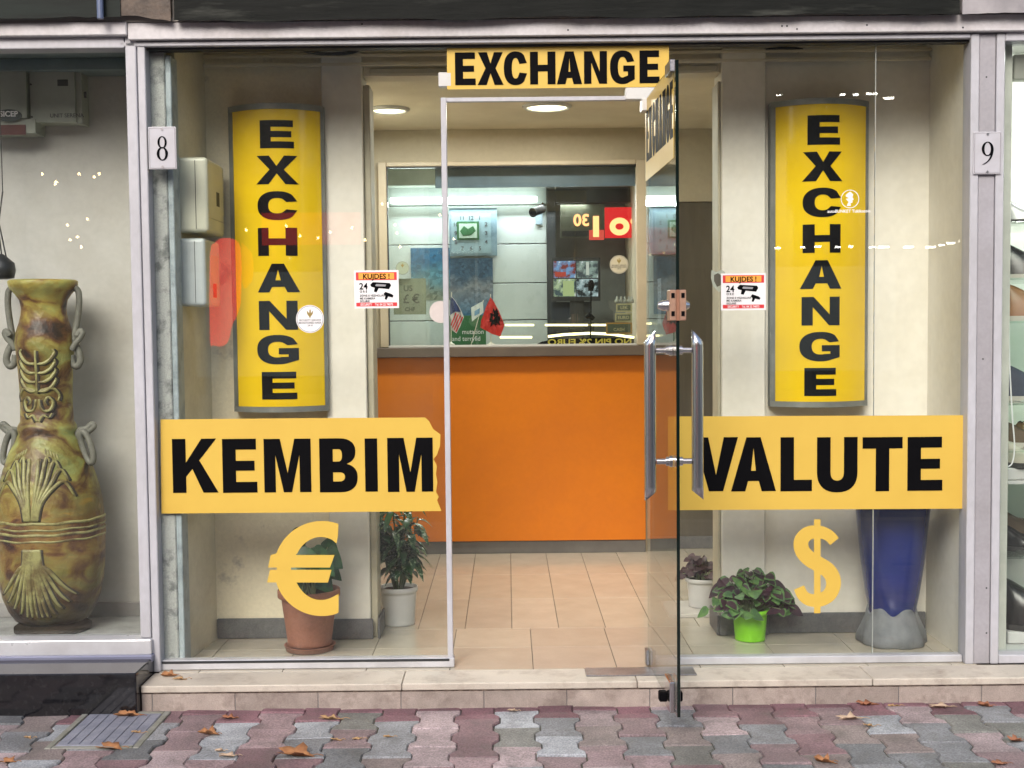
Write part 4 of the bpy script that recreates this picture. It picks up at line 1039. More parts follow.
quad('indicator', whitev, 574, 311, 575.6, 312.6, 3.0745, s, .002)
s = empty('desk_microphone', P(591, 345, 2.8), 'thin black gooseneck microphone in front of the monitor', 'microphone')
m = MB(); m.tube([P(590, 345, 2.8), P(591, 320, 2.8), P(591, 300, 2.8), P(591, 288, 2.8)], .004, 6); m.build('neck', black, s)
m = MB(); m.tube([P(591, 291, 2.8), P(591.5, 285, 2.8), P(591, 280, 2.8)], [.012, .02, .010], 12); m.build('head', black, s)
m = MB(); m.tube([P(586, 318, 2.8), P(589, 315, 2.8), P(594, 319, 2.8)], [.012, .02, .012], 10); m.build('clip', black, s)
# stacked boxes with yellow frames
ylo = mat('straw_print', (.45, .42, .22), .5)
for (x0, y0, x1, y1, lb, cat_) in ((616, 303.5, 632, 312, 'small olive framed card on top of the stack in the booth corner', 1), (615, 313, 632, 322, 'middle olive framed card of the stack in the booth corner', 2), (606, 322.5, 632, 334, 'orange framed bottom card of the stack in the booth corner', 3)):
    s = empty('framed_card', P((x0 + x1) / 2, y1, 2.85), lb, 'card')
    quad('card', ylo if cat_ < 3 else mat('amber_print', (.45, .25, .05), .5), x0, y0, x1, y1, 2.85, s, .012)
    quad('inset', mat('olive_dark', (.08, .10, .06), .5), x0 + 1.5, y0 + 1.5, x1 - 1.5, y1 - 1.5, 2.8375, s, .001)
    p = P((x0 + x1) / 2, y1 - 3, 2.836); put('lettering', text_mesh(('Visa', 'Euro', 'Money')[cat_ - 1][:4] if False else ('LEK', 'EURO', 'CASH')[cat_ - 1], .026, align='CENTER', bold=.0005), ylo, (p.x, 2.836, p.z), s)
s = empty('porcelain_row', P(624, 303, 2.85), 'row of tiny pale ornaments on top of the card stack', 'ornament')
m = MB()
for px in (617, 621, 625, 629, 632):
    c = P(px, 300.5, 2.84); m.lathe([(.001, -.015), (.012, -.012), (.014, 0), (.006, .01), (.008, .018), (.001, .026)], c, 10)
m.build('ornament', mat('dusty_white', (.4, .42, .38), .5), s, smooth=True)
# counter front lettering (lit letters on the desk edge)
s = empty('desk_lettering_board', P(590, 344, 2.6), 'black desk board with yellow letters along the foot of the booth window', 'sign')
sheet('board', [[PP(x, y, 2.6) for x, y in ((536, 344.5), (542, 341.5), (556, 339), (600, 337.5), (634, 338.5), (634, 344.8))]][::-1], black, 2.6, .004, parent=s)
me = text_mesh('NO PIN 2% EURO', .046, bold=.0012, sx=1.35); me.transform(Matrix.Scale(-1, 4, (1, 0, 0))); p = P(632, 344, 2.59); put('lettering', me, mat('yellow_paint', (.75, .62, .08), .5), (p.x, 2.596, p.z), s)
# desk flags
def flag_cloth(c, pts, mf, Y, s, th=.0015, wob=.006, name='cloth'):
    """pts: outline in photo pixels around a hanging flag; folded along its length"""
    me = loops_mesh([[PP(x, y, Y) for x, y in pts]], th)
    b = bmesh.new(); b.from_mesh(me)
    for k in range(1, 14):
        z = min(v.co.z for v in b.verts) + .016 * k
        bmesh.ops.bisect_plane(b, geom=b.verts[:] + b.edges[:] + b.faces[:], plane_co=(0, 0, z), plane_no=(0, 0, 1), dist=1e-6)
    xs = [v.co.x for v in b.verts]
    for k in range(1, 10):
        bmesh.ops.bisect_plane(b, geom=b.verts[:] + b.edges[:] + b.faces[:], plane_co=(min(xs) + (max(xs) - min(xs)) * k / 10, 0, 0), plane_no=(1, 0, 0), dist=1e-6)
    for v in b.verts: v.co.y += wob * math.sin(v.co.x * 190 + v.co.z * 40)
    b.to_mesh(me); b.free()
    return put(name, me, mf, (0, Y, 0), s)
FY = 2.66
def flag_pole(px0, py0, px1, py1, s, foot=True):
    a, b_ = P(px0, py0, FY), P(px1, py1, FY); a.z = max(a.z, ztop - .0)
    m = MB(); m.tube([a, b_], .0028, 8); m.build('pole', mat('cream_pole', (.7, .66, .55), .4), s)
    m = MB(); m.lathe([(.024, 0), (.022, .008), (.008, .014), (.004, .022)], (a.x, FY, a.z - .002), 18); m.build('foot', mat('cream_pole', (.7, .66, .55), .4), s, smooth=True)
s = empty('desk_flag', P(492, 344, FY), 'small red flag with black double headed eagle on the booth ledge', 'flag')
flag_pole(491, 345, 490.5, 294, s)
fp = [(490.5, 297), (494, 302), (499, 311), (504.5, 325), (500.5, 336.5), (492, 334), (480.5, 327.5), (481, 321), (486, 307)]
flag_cloth(None, fp, mat('flag_red', (.62, .03, .02), .6, col2=(.45, .02, .015), scale=30), FY - .01, s)
eg = [(493, 308), (495, 311), (496.5, 308), (498.5, 312), (500, 317), (502, 321), (499, 321), (500.5, 326), (497.5, 323), (496.5, 329), (494, 324), (490, 327), (491.5, 322), (487.5, 322), (490.5, 317), (490, 313), (492.5, 313)]
flag_cloth(None, eg, black, FY - .0125, s, th=.001, name='eagle')
s = empty('desk_flag', P(455, 344, FY), 'small striped flag with blue starred canton behind the door disc', 'flag')
flag_pole(451, 345, 451.5, 292, s)
flag_cloth(None, [(451.5, 296), (455, 300), (460, 308), (464, 317), (460, 327), (456.5, 333.5), (450.5, 329), (449.8, 310)], mat('flag_white', (.62, .60, .58), .6), FY - .01, s)
for k in range(4):
    def lp_(a, b_, t): return (a[0] + (b_[0] - a[0]) * t, a[1] + (b_[1] - a[1]) * t)
    t0, t1 = k / 3.75, k / 3.75 + .14
    q = [lp_((450.6, 325), (456.5, 333), t0), lp_((450.6, 325), (456.5, 333), t1), lp_((455.5, 312.5), (463.8, 317.6), t1), lp_((455.5, 312.5), (463.8, 317.6), t0)]
    flag_cloth(None, q[::-1], redv, FY - .0125, s, th=.001, name='stripe')
flag_cloth(None, [(451.5, 297), (455, 301), (459, 308), (460.8, 312), (455, 311.5), (450.3, 315), (450, 305)], mat('flag_blue', (.03, .05, .16), .6), FY - .0135, s, th=.001, name='canton')
s = empty('desk_flag', P(476, 330, FY), 'tiny white flag with blue mark between the two larger desk flags', 'flag')
m = MB(); m.tube([P(471, 345, FY), P(483.5, 300, FY)], .0022, 6); m.build('pole', mat('cream_pole', (.7, .66, .55), .4), s)
flag_cloth(None, [(471, 307.5), (483, 301), (483.5, 312.5), (472, 321.5)], mat('flag_pale', (.62, .68, .66), .6), FY - .006, s, wob=.002)
flag_cloth(None, [(474.5, 311), (480, 308), (479.5, 313.5), (474.5, 316)], mat('flag_mark', (.15, .3, .45), .6), FY - .0085, s, th=.001, wob=.002, name='mark')

# ------------------------------------------------------------------ plants
def leaf_faces(base, dirv, L_, W, droop=.3, fold=.25, nseg=5, up=Vector((0, 0, 1)), shape=.45, face=None):
    """one leaf blade as a folded, drooping strip; returns quads"""
    d = dirv.normalized(); side = d.cross(face if face is not None else up)
    if side.length < 1e-4: side = Vector((1, 0, 0))
    side.normalize(); nrm = side.cross(d).normalized()
    if nrm.z < 0: nrm = -nrm
    rows = []
    for k in range(nseg + 1):
        t = k / nseg
        w = W * (math.sin(math.pi * min(1, t ** shape * .98 + .02)) ** .8 if t < 1 else 0.02) if True else 0
        w = max(w, W * .03)
        c = base + d * (L_ * t) - up * (droop * L_ * t * t)
        rows.append((c - side * w / 2 + nrm * fold * w / 2, c, c + side * w / 2 + nrm * fold * w / 2))
    fs = []
    for a, b_ in zip(rows, rows[1:]):
        fs.append((a[0], a[1], b_[1], b_[0])); fs.append((a[1], a[2], b_[2], b_[1]))
    return fs
def rim_leaf(base, dirv, L_, W, droop, fold, nseg, face, shape=.66):
    d = dirv.normalized(); side = d.cross(face).normalized(); nrm = side.cross(d).normalized()
    if nrm.z < 0: nrm = -nrm
    rows = []
    for k in range(nseg + 1):
        t = k / nseg; w = max(W * .04, W * math.sin(math.pi * min(1, t ** shape * .98 + .02)) ** .8 * (1 + .07 * (k % 2)))
        c = base + d * (L_ * t) - Vector((0, 0, 1)) * (droop * L_ * t * t)
        q = .62 if 0 < k < nseg - 1 else .15
        rows.append([c + side * w / 2 * u + nrm * fold * w / 2 * abs(u) for u in (-1, -q, 0, q, 1)])
    inn, out = [], []
    for a, b_ in zip(rows, rows[1:]):
        for j in range(4): (out if j in (0, 3) else inn).append((a[j], a[j + 1], b_[j + 1], b_[j]))
    return inn, out
def leaf_set(leaves, name, m, parent):
    bm = bmesh.new()
    for L_ in leaves:
        vd = {}
        for f in L_:
            vs_ = []
            for p in f:
                k = (round(p.x, 5), round(p.y, 5), round(p.z, 5))
                if k not in vd: vd[k] = bm.verts.new(p)
                vs_.append(vd[k])
            if len(set(vs_)) == 4: bm.faces.new(vs_)
    me = bpy.data.meshes.new(name); bm.to_mesh(me); bm.free()
    return link(name, me, m, parent, smooth=True)
def leafmat(name, col, col2, scale=30, rough=.38, lo=.45, hi=.6):
    return mat(name, col, rough, col2=col2, scale=scale, lo=lo, hi=hi, detail=3, spec=.5)
rnd = random.Random(11)
def pot(name_, c, r_top, r_bot, h, m, s, rim=.008, wall=.006, soil=True, groove=0):
    pr = [(r_bot, 0), (r_bot + .002, .002)]
    for k in range(1, 12): pr.append((r_bot + (r_top - rim - r_bot) * k / 12, h * .86 * k / 12))
    pr += [(r_top - rim, h * .86), (r_top, h * .865), (r_top + .002, h * .88), (r_top + .002, h * .985), (r_top, h), (r_top - wall, h), (r_top - wall - .002, h * .90), (.002, h * .90)]
    mb = MB(); mb.lathe(pr, c, 44); mb.build('pot', m, s, smooth=False)
    o = [x for x in COL.objects if x.parent == s][-1]
    for f in o.data.polygons: f.use_smooth = True
    if soil: MB().lathe([(r_top - wall - .003, h * .905), (.6 * r_top, h * .925), (.001, h * .93)], c, 24, capb=False).build('soil', mat('soil', (.03, .022, .015), .95, bump=1, bscale=120), s)
# terracotta pot with big leaves
terra = mat('terracotta', (.33, .145, .095), .7, col2=(.26, .11, .07), scale=5, bump=.15, fine=.08)
Yc = .27
c = P(310, 652, Yc); c.z = .001
s = empty('potted_plant', c, 'terracotta pot of large dark heart shaped leaves behind the euro symbol', 'plant')
pz = c + Vector((0, 0, .024))
pot('pot', pz, .122, .086, .222, terra, s, rim=.012, wall=.010)
MB().lathe([(.080, 0), (.094, .003), (.100, .022), (.103, .024), (.097, .024), (.090, .008), (.001, .007)], c, 40).build('saucer', terra, s, smooth=True)
lm = leafmat('philodendron_leaf', (.014, .060, .018), (.03, .11, .03), 22, .42)
lv = []; st = MB()
for i in range(24):
    a = rnd.uniform(0, 2 * math.pi); el = rnd.uniform(.3, 1.4); ln = rnd.uniform(.06, .20)
    tip = pz + Vector((math.cos(a) * math.cos(el) * ln * .48 + .01, math.sin(a) * math.cos(el) * ln * .5, .22 + math.sin(el) * ln * 1.35))
    root = pz + Vector((rnd.uniform(-.03, .03), rnd.uniform(-.03, .03), .20))
    st.tube([root, root.lerp(tip, .5) + Vector((0, 0, .015)), tip], .0025, 5)
    d = Vector((math.cos(a), .3 * math.sin(a), rnd.uniform(-.9, -.1)))
    lv.append(leaf_faces(tip - d.normalized() * .03, d, rnd.uniform(.085, .115), rnd.uniform(.08, .105), droop=.2, fold=.16, nseg=10, shape=.55, face=Vector((rnd.uniform(-.4, .4), -1, rnd.uniform(.2, .9)))))
leaf_set(lv, 'foliage', lm, s); st.build('stem', mat('pale_stem', (.20, .24, .12), .6), s)
# bushy variegated laurel in a white pot
Yc = .72
c = P(400, 628.5, Yc - .085); c.y = Yc; c.z = .001; c.x = PX(399, Yc, 620)
s = empty('potted_plant', c, 'tall bushy plant with narrow speckled leaves in a white plastic pot', 'plant')
pot('pot', c, .082, .068, .165, white, s, rim=.004, wall=.004)
lm = leafmat('speckled_leaf', (.022, .075, .025), (.26, .33, .20), 80, .3, .52, .62)
lm2 = leafmat('plain_leaf', (.02, .068, .022), (.04, .11, .035), 20, .35)
lv, lv2 = [], []; st = MB()
for i in range(11):
    a = i * 2.399 + .4; rr = .018
    b0 = c + Vector((math.cos(a) * rr, math.sin(a) * rr, .155)); top = b0 + Vector((math.cos(a) * rnd.uniform(.04, .11), math.sin(a) * .09 - .05, rnd.uniform(.16, .44)))
    if i == 0: top = b0 + Vector((.03, -.01, .44))
    mid_ = b0.lerp(top, .5) + Vector((rnd.uniform(-.015, .015), 0, .01))
    st.tube([b0, mid_, top], [.005, .004, .0025], 6)
    for k in range(17):
        t = .30 + .70 * k / 16; p = b0.lerp(mid_, t * 2) if t < .5 else mid_.lerp(top, t * 2 - 1)
        aa = k * 2.4 + i; d = Vector((math.cos(aa), math.sin(aa), rnd.uniform(-.25, .45)))
        (lv if rnd.random() < .72 else lv2).append(leaf_faces(p, d, rnd.uniform(.06, .10), rnd.uniform(.028, .040), droop=.7, fold=.3, nseg=5, shape=.9))
leaf_set(lv, 'foliage', lm, s); leaf_set(lv2, 'foliage', lm2, s); st.build('stem', mat('green_stem', (.07, .12, .04), .6), s)
# coleus
def coleus(c, label, rt, rb, h, potm, n, spread, hh, colA, colB, ls, dark, seed, low=.0):
    rn = random.Random(seed)
    s = empty('potted_plant', c, label, 'plant')
    pot('pot', c, rt, rb, h, potm, s)
    A, B = [], []; st = MB()
    for i in range(n):
        a = rn.uniform(0, 2 * math.pi); q = rn.random() ** .6
        tip = c + Vector((math.cos(a) * spread * q, math.sin(a) * spread * .62 * q, h * .95 + hh * (1 - q * q * .85) * rn.uniform(.35, 1) - low * q))
        root = c + Vector((math.cos(a) * .02, math.sin(a) * .02, h * .9))
        mid_ = root.lerp(tip, .5) + Vector((0, 0, .02))
        st.tube([root, mid_, tip], .0022, 5)
        for k in range(rn.choice((1, 2, 2))):
            a2 = a + rn.uniform(-1.1, 1.1) + k * 2.4
            d = Vector((math.cos(a2), math.sin(a2) - .45, rn.uniform(-.55, .15)))
            L_ = ls * rn.uniform(.6, 1.1); f = leaf_faces(tip, d, L_, L_ * .86, droop=.28, fold=.12, nseg=7, shape=.66, face=Vector((rn.uniform(-.5, .5), -.7, rn.uniform(.5, 1.2))))
            if colA is colB or rn.random() < dark: B.append(f)
            else:
                q1, q2 = rim_leaf(tip, d, L_, L_ * .86, .28, .12, 8, Vector((rn.uniform(-.5, .5), -.7, rn.uniform(.5, 1.2)))); B.append(q1) if rn.random() < .6 else A.append(q1); A.append(q2)
    if A: leaf_set(A, 'foliage', colA, s)
    leaf_set(B, 'foliage', colB, s); st.build('stem', mat('pale_stem', (.20, .24, .12), .6), s)
cg = leafmat('coleus_green', (.10, .21, .055), (.05, .12, .04), 24, .55, .42, .6)
cp = leafmat('coleus_purple', (.040, .010, .022), (.022, .008, .014), 26, .55)
cp2 = leafmat('coleus_maroon', (.060, .028, .032), (.035, .016, .02), 30, .55)
lime = mat('lime_plastic', (.22, .60, .015), .35, col2=(.19, .54, .012), scale=4)
Yc = .37; c = Vector((PX(750, Yc, 630), Yc, .001))
coleus(c, 'green and purple leafed coleus in a bright lime green pot', .077, .060, .128, lime, 72, .175, .185, cg, cp, .062, .22, 5, low=.02)
Yc = .95; c = Vector((PX(702, Yc, 605), Yc, .016))
coleus(c, 'dark maroon leafed small coleus in a white pot behind the lime pot', .075, .058, .13, white, 34, .10, .12, cp2, cp2, .055, .5, 9, low=.0)
o = box('marble_tile_offcut', mat('pale_marble', (.62, .60, .56), .3), c.x - .17, c.x + .14, c.y - .17, c.y + .12, .0005, .015, bev=.001); tag(o, 'loose pale marble slab lying under the white pot of the maroon coleus', 'slab')

# tall blue vase
Yc = .30; cx_ = PX(892, Yc, 600)
s = empty('floor_vase', (cx_, Yc, 0), 'tall tapering glossy blue floor vase standing in a grey cloth collar', 'vase')
blue = mat('blue_glaze', (.008, .022, .17), .2, col2=(.006, .014, .09), scale=3, coat=.3, bump=.05, bscale=20)
H0 = PH(511, Yc - .13, 892); 
pr = [(.074, .05), (.085, .10), (.105, .20), (.124, .33), (.136, .46), (.143, H0 - .02), (.147, H0), (.150, H0 + .006), (.150, H0 + .02), (.138, H0 + .02), (.134, H0 - .03), (.001, H0 - .035)]
MB().lathe(pr, (cx_, Yc, 0), 56).build('body', blue, s, smooth=True)
b = bmesh.new(); n = 72; rings = []
for (rr, z, wv) in ((.082, .135, .1), (.092, .14, .25), (.100, .11, .45), (.116, .065, .7), (.130, .028, 1.0), (.134, .006, 1.0), (.128, .0015, 1.0)):
    ring = []
    for k in range(n):
        a = 2 * math.pi * k / n; f = math.sin(5 * a + .7) * .6 + .4 * math.sin(9 * a + 2)
        ring.append(b.verts.new((cx_ + (rr + .010 * f * wv) * math.cos(a), Yc + (rr + .010 * f * wv) * math.sin(a), z + (.010 * (math.sin(4 * a + 1) + 1) * wv if 0.02 < z < .13 else (.022 * (math.sin(5 * a + 1.2) + .2) if z > .13 else 0)))))
    rings.append(ring)
for A, B in zip(rings, rings[1:]):
    for k in range(n): b.faces.new((A[k], A[(k + 1) % n], B[(k + 1) % n], B[k]))
m = MB(); m.add(b); m.build('cloth_collar', mat('grey_cloth', (.19, .20, .21), .7, col2=(.13, .14, .15), scale=14, bump=.3), s, smooth=True)
m = MB()
for k in range(9):
    a = k * .8; q = Vector((cx_ + .08 * math.cos(a), Yc + .08 * math.sin(a), H0 + .01))
    m.lathe([(.001, -.02), (.03, -.01), (.034, .005), (.02, .018), (.001, .022)], q, 10)
m.build('filling', mat('dark_filling', (.05, .035, .03), .8), s, smooth=True)

# ------------------------------------------------------------------ leaves, cover on the pavement
lfm = [mat('dry_leaf_%s' % n_, c_, .75, col2=c2_, scale=30, bump=.3, bscale=80) for n_, c_, c2_ in (('a', (.36, .17, .07), (.24, .10, .04)), ('b', (.42, .27, .13), (.30, .17, .08)), ('c', (.30, .12, .06), (.20, .08, .04)), ('d', (.48, .36, .26), (.36, .25, .17)))]
def dry_leaf(px, py, size, on, k, label, seed):
    rn = random.Random(seed)
    z = {'p': SWZ, 's': 0.0}[on]; p = PZ(px, py, z)
    b = bmesh.new(); n = 14; c = b.verts.new((0, 0, .004)); ring = []
    rot_ = rn.uniform(-.5, .5); cu = rn.uniform(.5, 1.4)
    for i in range(n):
        a = 2 * math.pi * i / n; lob = (1 + .42 * math.cos(5 * a + rn.uniform(-.3, .3))) * rn.uniform(.8, 1.1)
        rr = size * .5 * lob * (.75 if k == 1 else 1)
        x, y = rr * math.cos(a) * 1.0, rr * math.sin(a) * (.45 if k in (1, 3) else .75)
        zz = abs(y) * cu * .55 + rn.uniform(0, .006) + .003
        ring.append(b.verts.new((x, y, zz)))
    for i in range(n): b.faces.new((c, ring[i], ring[(i + 1) % n]))
    bmesh.ops.subdivide_edges(b, edges=b.edges[:], cuts=1, use_grid_fill=True)
    for v in b.verts: v.co.z += .003 * noise.noise(v.co * 90)
    bmesh.ops.solidify(b, geom=b.faces[:], thickness=.0008)
    for v in b.verts: v.co.z = max(v.co.z, .0008)
    m = MB(); m.add(b, Matrix.Translation(p) @ Matrix.Rotation(rn.uniform(-.5, .5) + (1.2 if k == 3 else 0) * 0, 4, 'Z'))
    m.tube([p + Vector((size * .40, 0, .004)), p + Vector((size * .62, .004, .008)), p + Vector((size * .80, -.004, .006))], .0011, 5)
    o = m.build('fallen_leaf', lfm[k], smooth=True)
    tag(o, label, 'leaf', 'dry leaves scattered on the pavement and step')
for i, a in enumerate((
    (128, 717, .085, 'p', 0, 'large brown curled leaf on the top edge of the grey access cover'), (110, 749, .08, 'p', 0, 'ragged orange brown leaf just below the grey access cover'),
    (137, 734, .05, 'p', 1, 'small tan leaf lying on the grey access cover'), (28, 739, .04, 'p', 1, 'small pale leaf on the paving left of the access cover'), (8, 763, .055, 'p', 0, 'orange leaf in the bottom corner of the paving'),
    (208, 735, .06, 'p', 0, 'upright brown leaf between access cover and the terracotta pot'), (229, 719, .045, 'p', 2, 'small dark red leaf against the step, below the black granite end'), (228, 757, .06, 'p', 3, 'pale twisted leaf right of the access cover'),
    (220, 752, .035, 'p', 3, 'tiny pale leaf beside a twisted pale leaf'), (295, 757, .115, 'p', 0, 'biggest orange brown leaf, on paving under the euro symbol'), (330, 720, .09, 'p', 1, 'tan leaf on paving close to the step below the euro symbol'),
    (335, 741, .045, 'p', 1, 'tan leaf beside dark scrap on the paving'), (357, 740, .045, 'p', 1, 'narrow beige leaf on purple paver'), (388, 738, .04, 'p', 1, 'standing tan leaf next to a dark scrap'),
    (513, 712, .035, 'p', 3, 'tiny pale scrap leaf at the foot of the step under the doorway'), (850, 720, .085, 'p', 3, 'long pale beige leaf on paving below the blue vase'), (869, 727, .05, 'p', 1, 'curled tan leaf touching a long beige leaf'),
    (866, 706, .06, 'p', 2, 'brown leaf against the step below the blue vase'), (893, 707, .05, 'p', 1, 'flat brown leaf at the step foot'), (940, 708, .075, 'p', 3, 'long pale leaf lying along the step foot'), (985, 707, .05, 'p', 2, 'dark red leaf at the step foot below plate 9'),
    (824, 763, .055, 'p', 0, 'orange brown leaf near the bottom edge of the paving'), (169, 677, .055, 's', 0, 'brown leaf on the step beside the black granite base'), (179, 680, .06, 's', 1, 'light brown leaf on the step just right of another leaf'),
    (1015, 742, .05, 'p', 2, 'dark brown leaf at the edge of the paving'), (1000, 765, .05, 'p', 2, 'reddish leaf in the lower corner below the shoe shop'))):
    dry_leaf(*a, seed=i + 3)
# access cover
zc = SWZ
q = [PZ(*p_, zc) for p_ in ((78, 713.5), (167, 713), (142, 749), (44, 750))]
x0, x1 = q[3].x, q[2].x - .01; y1, y0 = q[0].y, q[3].y
s = empty('access_cover', ((x0 + x1) / 2, (y0 + y1) / 2, zc), 'grey square metal access cover set in the pavement before the granite base', 'cover')
cov = mat('cover_metal', (.26, .27, .33), .55, .2, col2=(.18, .19, .24), scale=14, bump=.5, bscale=110, fine=.15)
rimm = mat('cover_rim', (.24, .24, .22), .7, col2=(.15, .15, .12), scale=12, bump=.4)
box('rim', rimm, x0, x0 + .022, y0, y1, zc - .01, zc + .006, s, .002); box('rim', rimm, x1 - .022, x1, y0, y1, zc - .01, zc + .006, s, .002)
box('rim', rimm, x0 + .0225, x1 - .0225, y0, y0 + .022, zc - .01, zc + .006, s, .002); box('rim', rimm, x0 + .0225, x1 - .0225, y1 - .02, y1, zc - .01, zc + .006, s, .002)
box('lid', cov, x0 + .026, x1 - .026, y0 + .026, y1 - .024, zc - .01, zc + .005, s, .003)
m = MB()
for k in range(1, 7):
    xx = x0 + .026 + (x1 - x0 - .052) * k / 7; m.box(xx - .002, xx + .002, y0 + .04, y1 - .04, zc + .0045, zc + .008, .0008)
m.build('lid_ribs', cov, s)
# ------------------------------------------------------------------ left neighbour: shop with the big vase
AL = -4.3
ant = empty('antique_shop', (-2.2, .2, 0), 'neighbouring shop window with lilac white frame on a black granite base', 'shop')
ax1 = PX(145, -.05)
GY_ = PZ(60, 716, SWZ).y
box('granite_base', gran, AL, step_l - .001, GY_, .02, SWZ - .02, PH(674, GY_, 60), ant, .004)
# frame
box('sill_reflection', mat('reflection_lilac', (.26, .27, .36), .35, .2, col2=(.16, .17, .25), scale=4, stretch=(.3, 1, 6)), AL, PX(152, -.09, 665), -.09, .0, PH(664, -.09, 60), PH(656.5, -.09, 60), ant, .004)  # added lilac box imitating the reflection on the polished granite top
fz0 = PH(655, -.06, 60); fz1_ = PH(639.5, -.06, 60)
box('window_sill', alu_sill, AL, PX(145.3, -.07), -.075, .03, fz0, fz1_, ant, .005, 2)
box('window_post', alu, PX(134.5, -.05), PX(145.3, -.05), -.055, .03, fz1_ + .001, PH(37, -.055, 60), ant, .005, 2)
box('window_head', alu, AL, PX(134, -.05), -.055, .03, PH(48.5, -.055, 60), PH(37, -.055, 60), ant, .004, 2)
box('top_rail', alu_rail, AL, XL - .022, -.08, .03, PH(36.5, -.07, 60), PH(21, -.07, 60), ant, .004)
ag0 = .045; ledge = PH(637.5, .095, 55)
box('glass_pane', g_ant, AL + .02, PX(136, 0), .0, .01, fz1_ + .001, PH(48.5, 0, 60) , ant, 0)
wg = mat('window_wall', (.50, .49, .46), .8, col2=(.42, .40, .36), scale=2.2, lo=.4, hi=.7, bump=.1, fine=.03)
AB = .47
box('display_floor', mat('display_floor', (.36, .36, .35), .7, col2=(.25, .25, .24), scale=10, fine=.1), AL, PX(150, .1) - .02, .031, AB, .037, ledge, ant, 0)
box('back_wall', wg, AL, PX(150, .1) - .02, AB + .001, AB + .06, .03, CEIL, ant, 0)
box('back_wall_base', mat('grey_board', (.30, .29, .28), .7, col2=(.22, .21, .2), scale=7), AL, PX(150, .1) - .05, AB - .012, AB, ledge + .001, PH(602, AB, 110), ant, .002)
box('side_wall', mat('flaking_wall', (.45, .45, .44), .8, col2=(.25, .26, .26), scale=6, lo=.48, hi=.6, bump=.5), PX(150, .1) - .034, PX(150, .1) - .019, .031, AB - .013, ledge + .001, CEIL, ant, 0)
box('side_wall', wg, AL - .05, AL, -.05, AB + .06, -.1, CEIL, ant, 0)
box('display_ceiling', mat('dark_ceiling', (.20, .25, .26), .7), AL, PX(150, .1) - .02, .031, AB, CEIL - .04, CEIL, ant, 0)
box('display_header', mat('teal_header', (.20, .26, .27), .6), AL, PX(150, .1) - .036, .33, AB - .001, PH(70, .33, 60), CEIL - .041, ant, .002)
# the large vase
VY = .235; vx = PX(49.5, VY, 500)
def vr(px): return px / 1300 * (VY + DIST - .0)
def vz(py): return PH(py, VY, 46)
zb_ = ledge + .001
prof = [(36, 638), (37.5, 636), (37.5, 632), (34, 629.5), (31, 627), (36, 619), (42, 608), (47, 595), (51, 575), (52.5, 555), (53, 536), (53.5, 531), (52.8, 527), (53.3, 522), (52.5, 515), (51, 500), (48, 485), (43, 468), (37, 452), (31.5, 441), (29, 436), (27.5, 433), (28.5, 429), (28, 425), (25.5, 421), (25, 405), (25.2, 390), (26, 372), (27.5, 352), (28.5, 343), (27.5, 333), (24, 323), (22, 315), (21.5, 308), (23, 300), (27, 294), (31.5, 289), (33, 285.5), (33.5, 281.5), (31.5, 280), (28, 281.5), (24, 288), (20, 300), (18, 320)]
vp = [(vr(a), max(zb_, vz(b_) if b_ < 615 else PH(b_, VY - .13 * min(1, (b_ - 615) / 12), 55))) for a, b_ in prof]
vp[0] = (vp[0][0], zb_)
vase = empty('ceramic_vase', (vx, VY, zb_), 'tall olive and rust ceramic vase with relief ornament and four looped handles', 'vase')
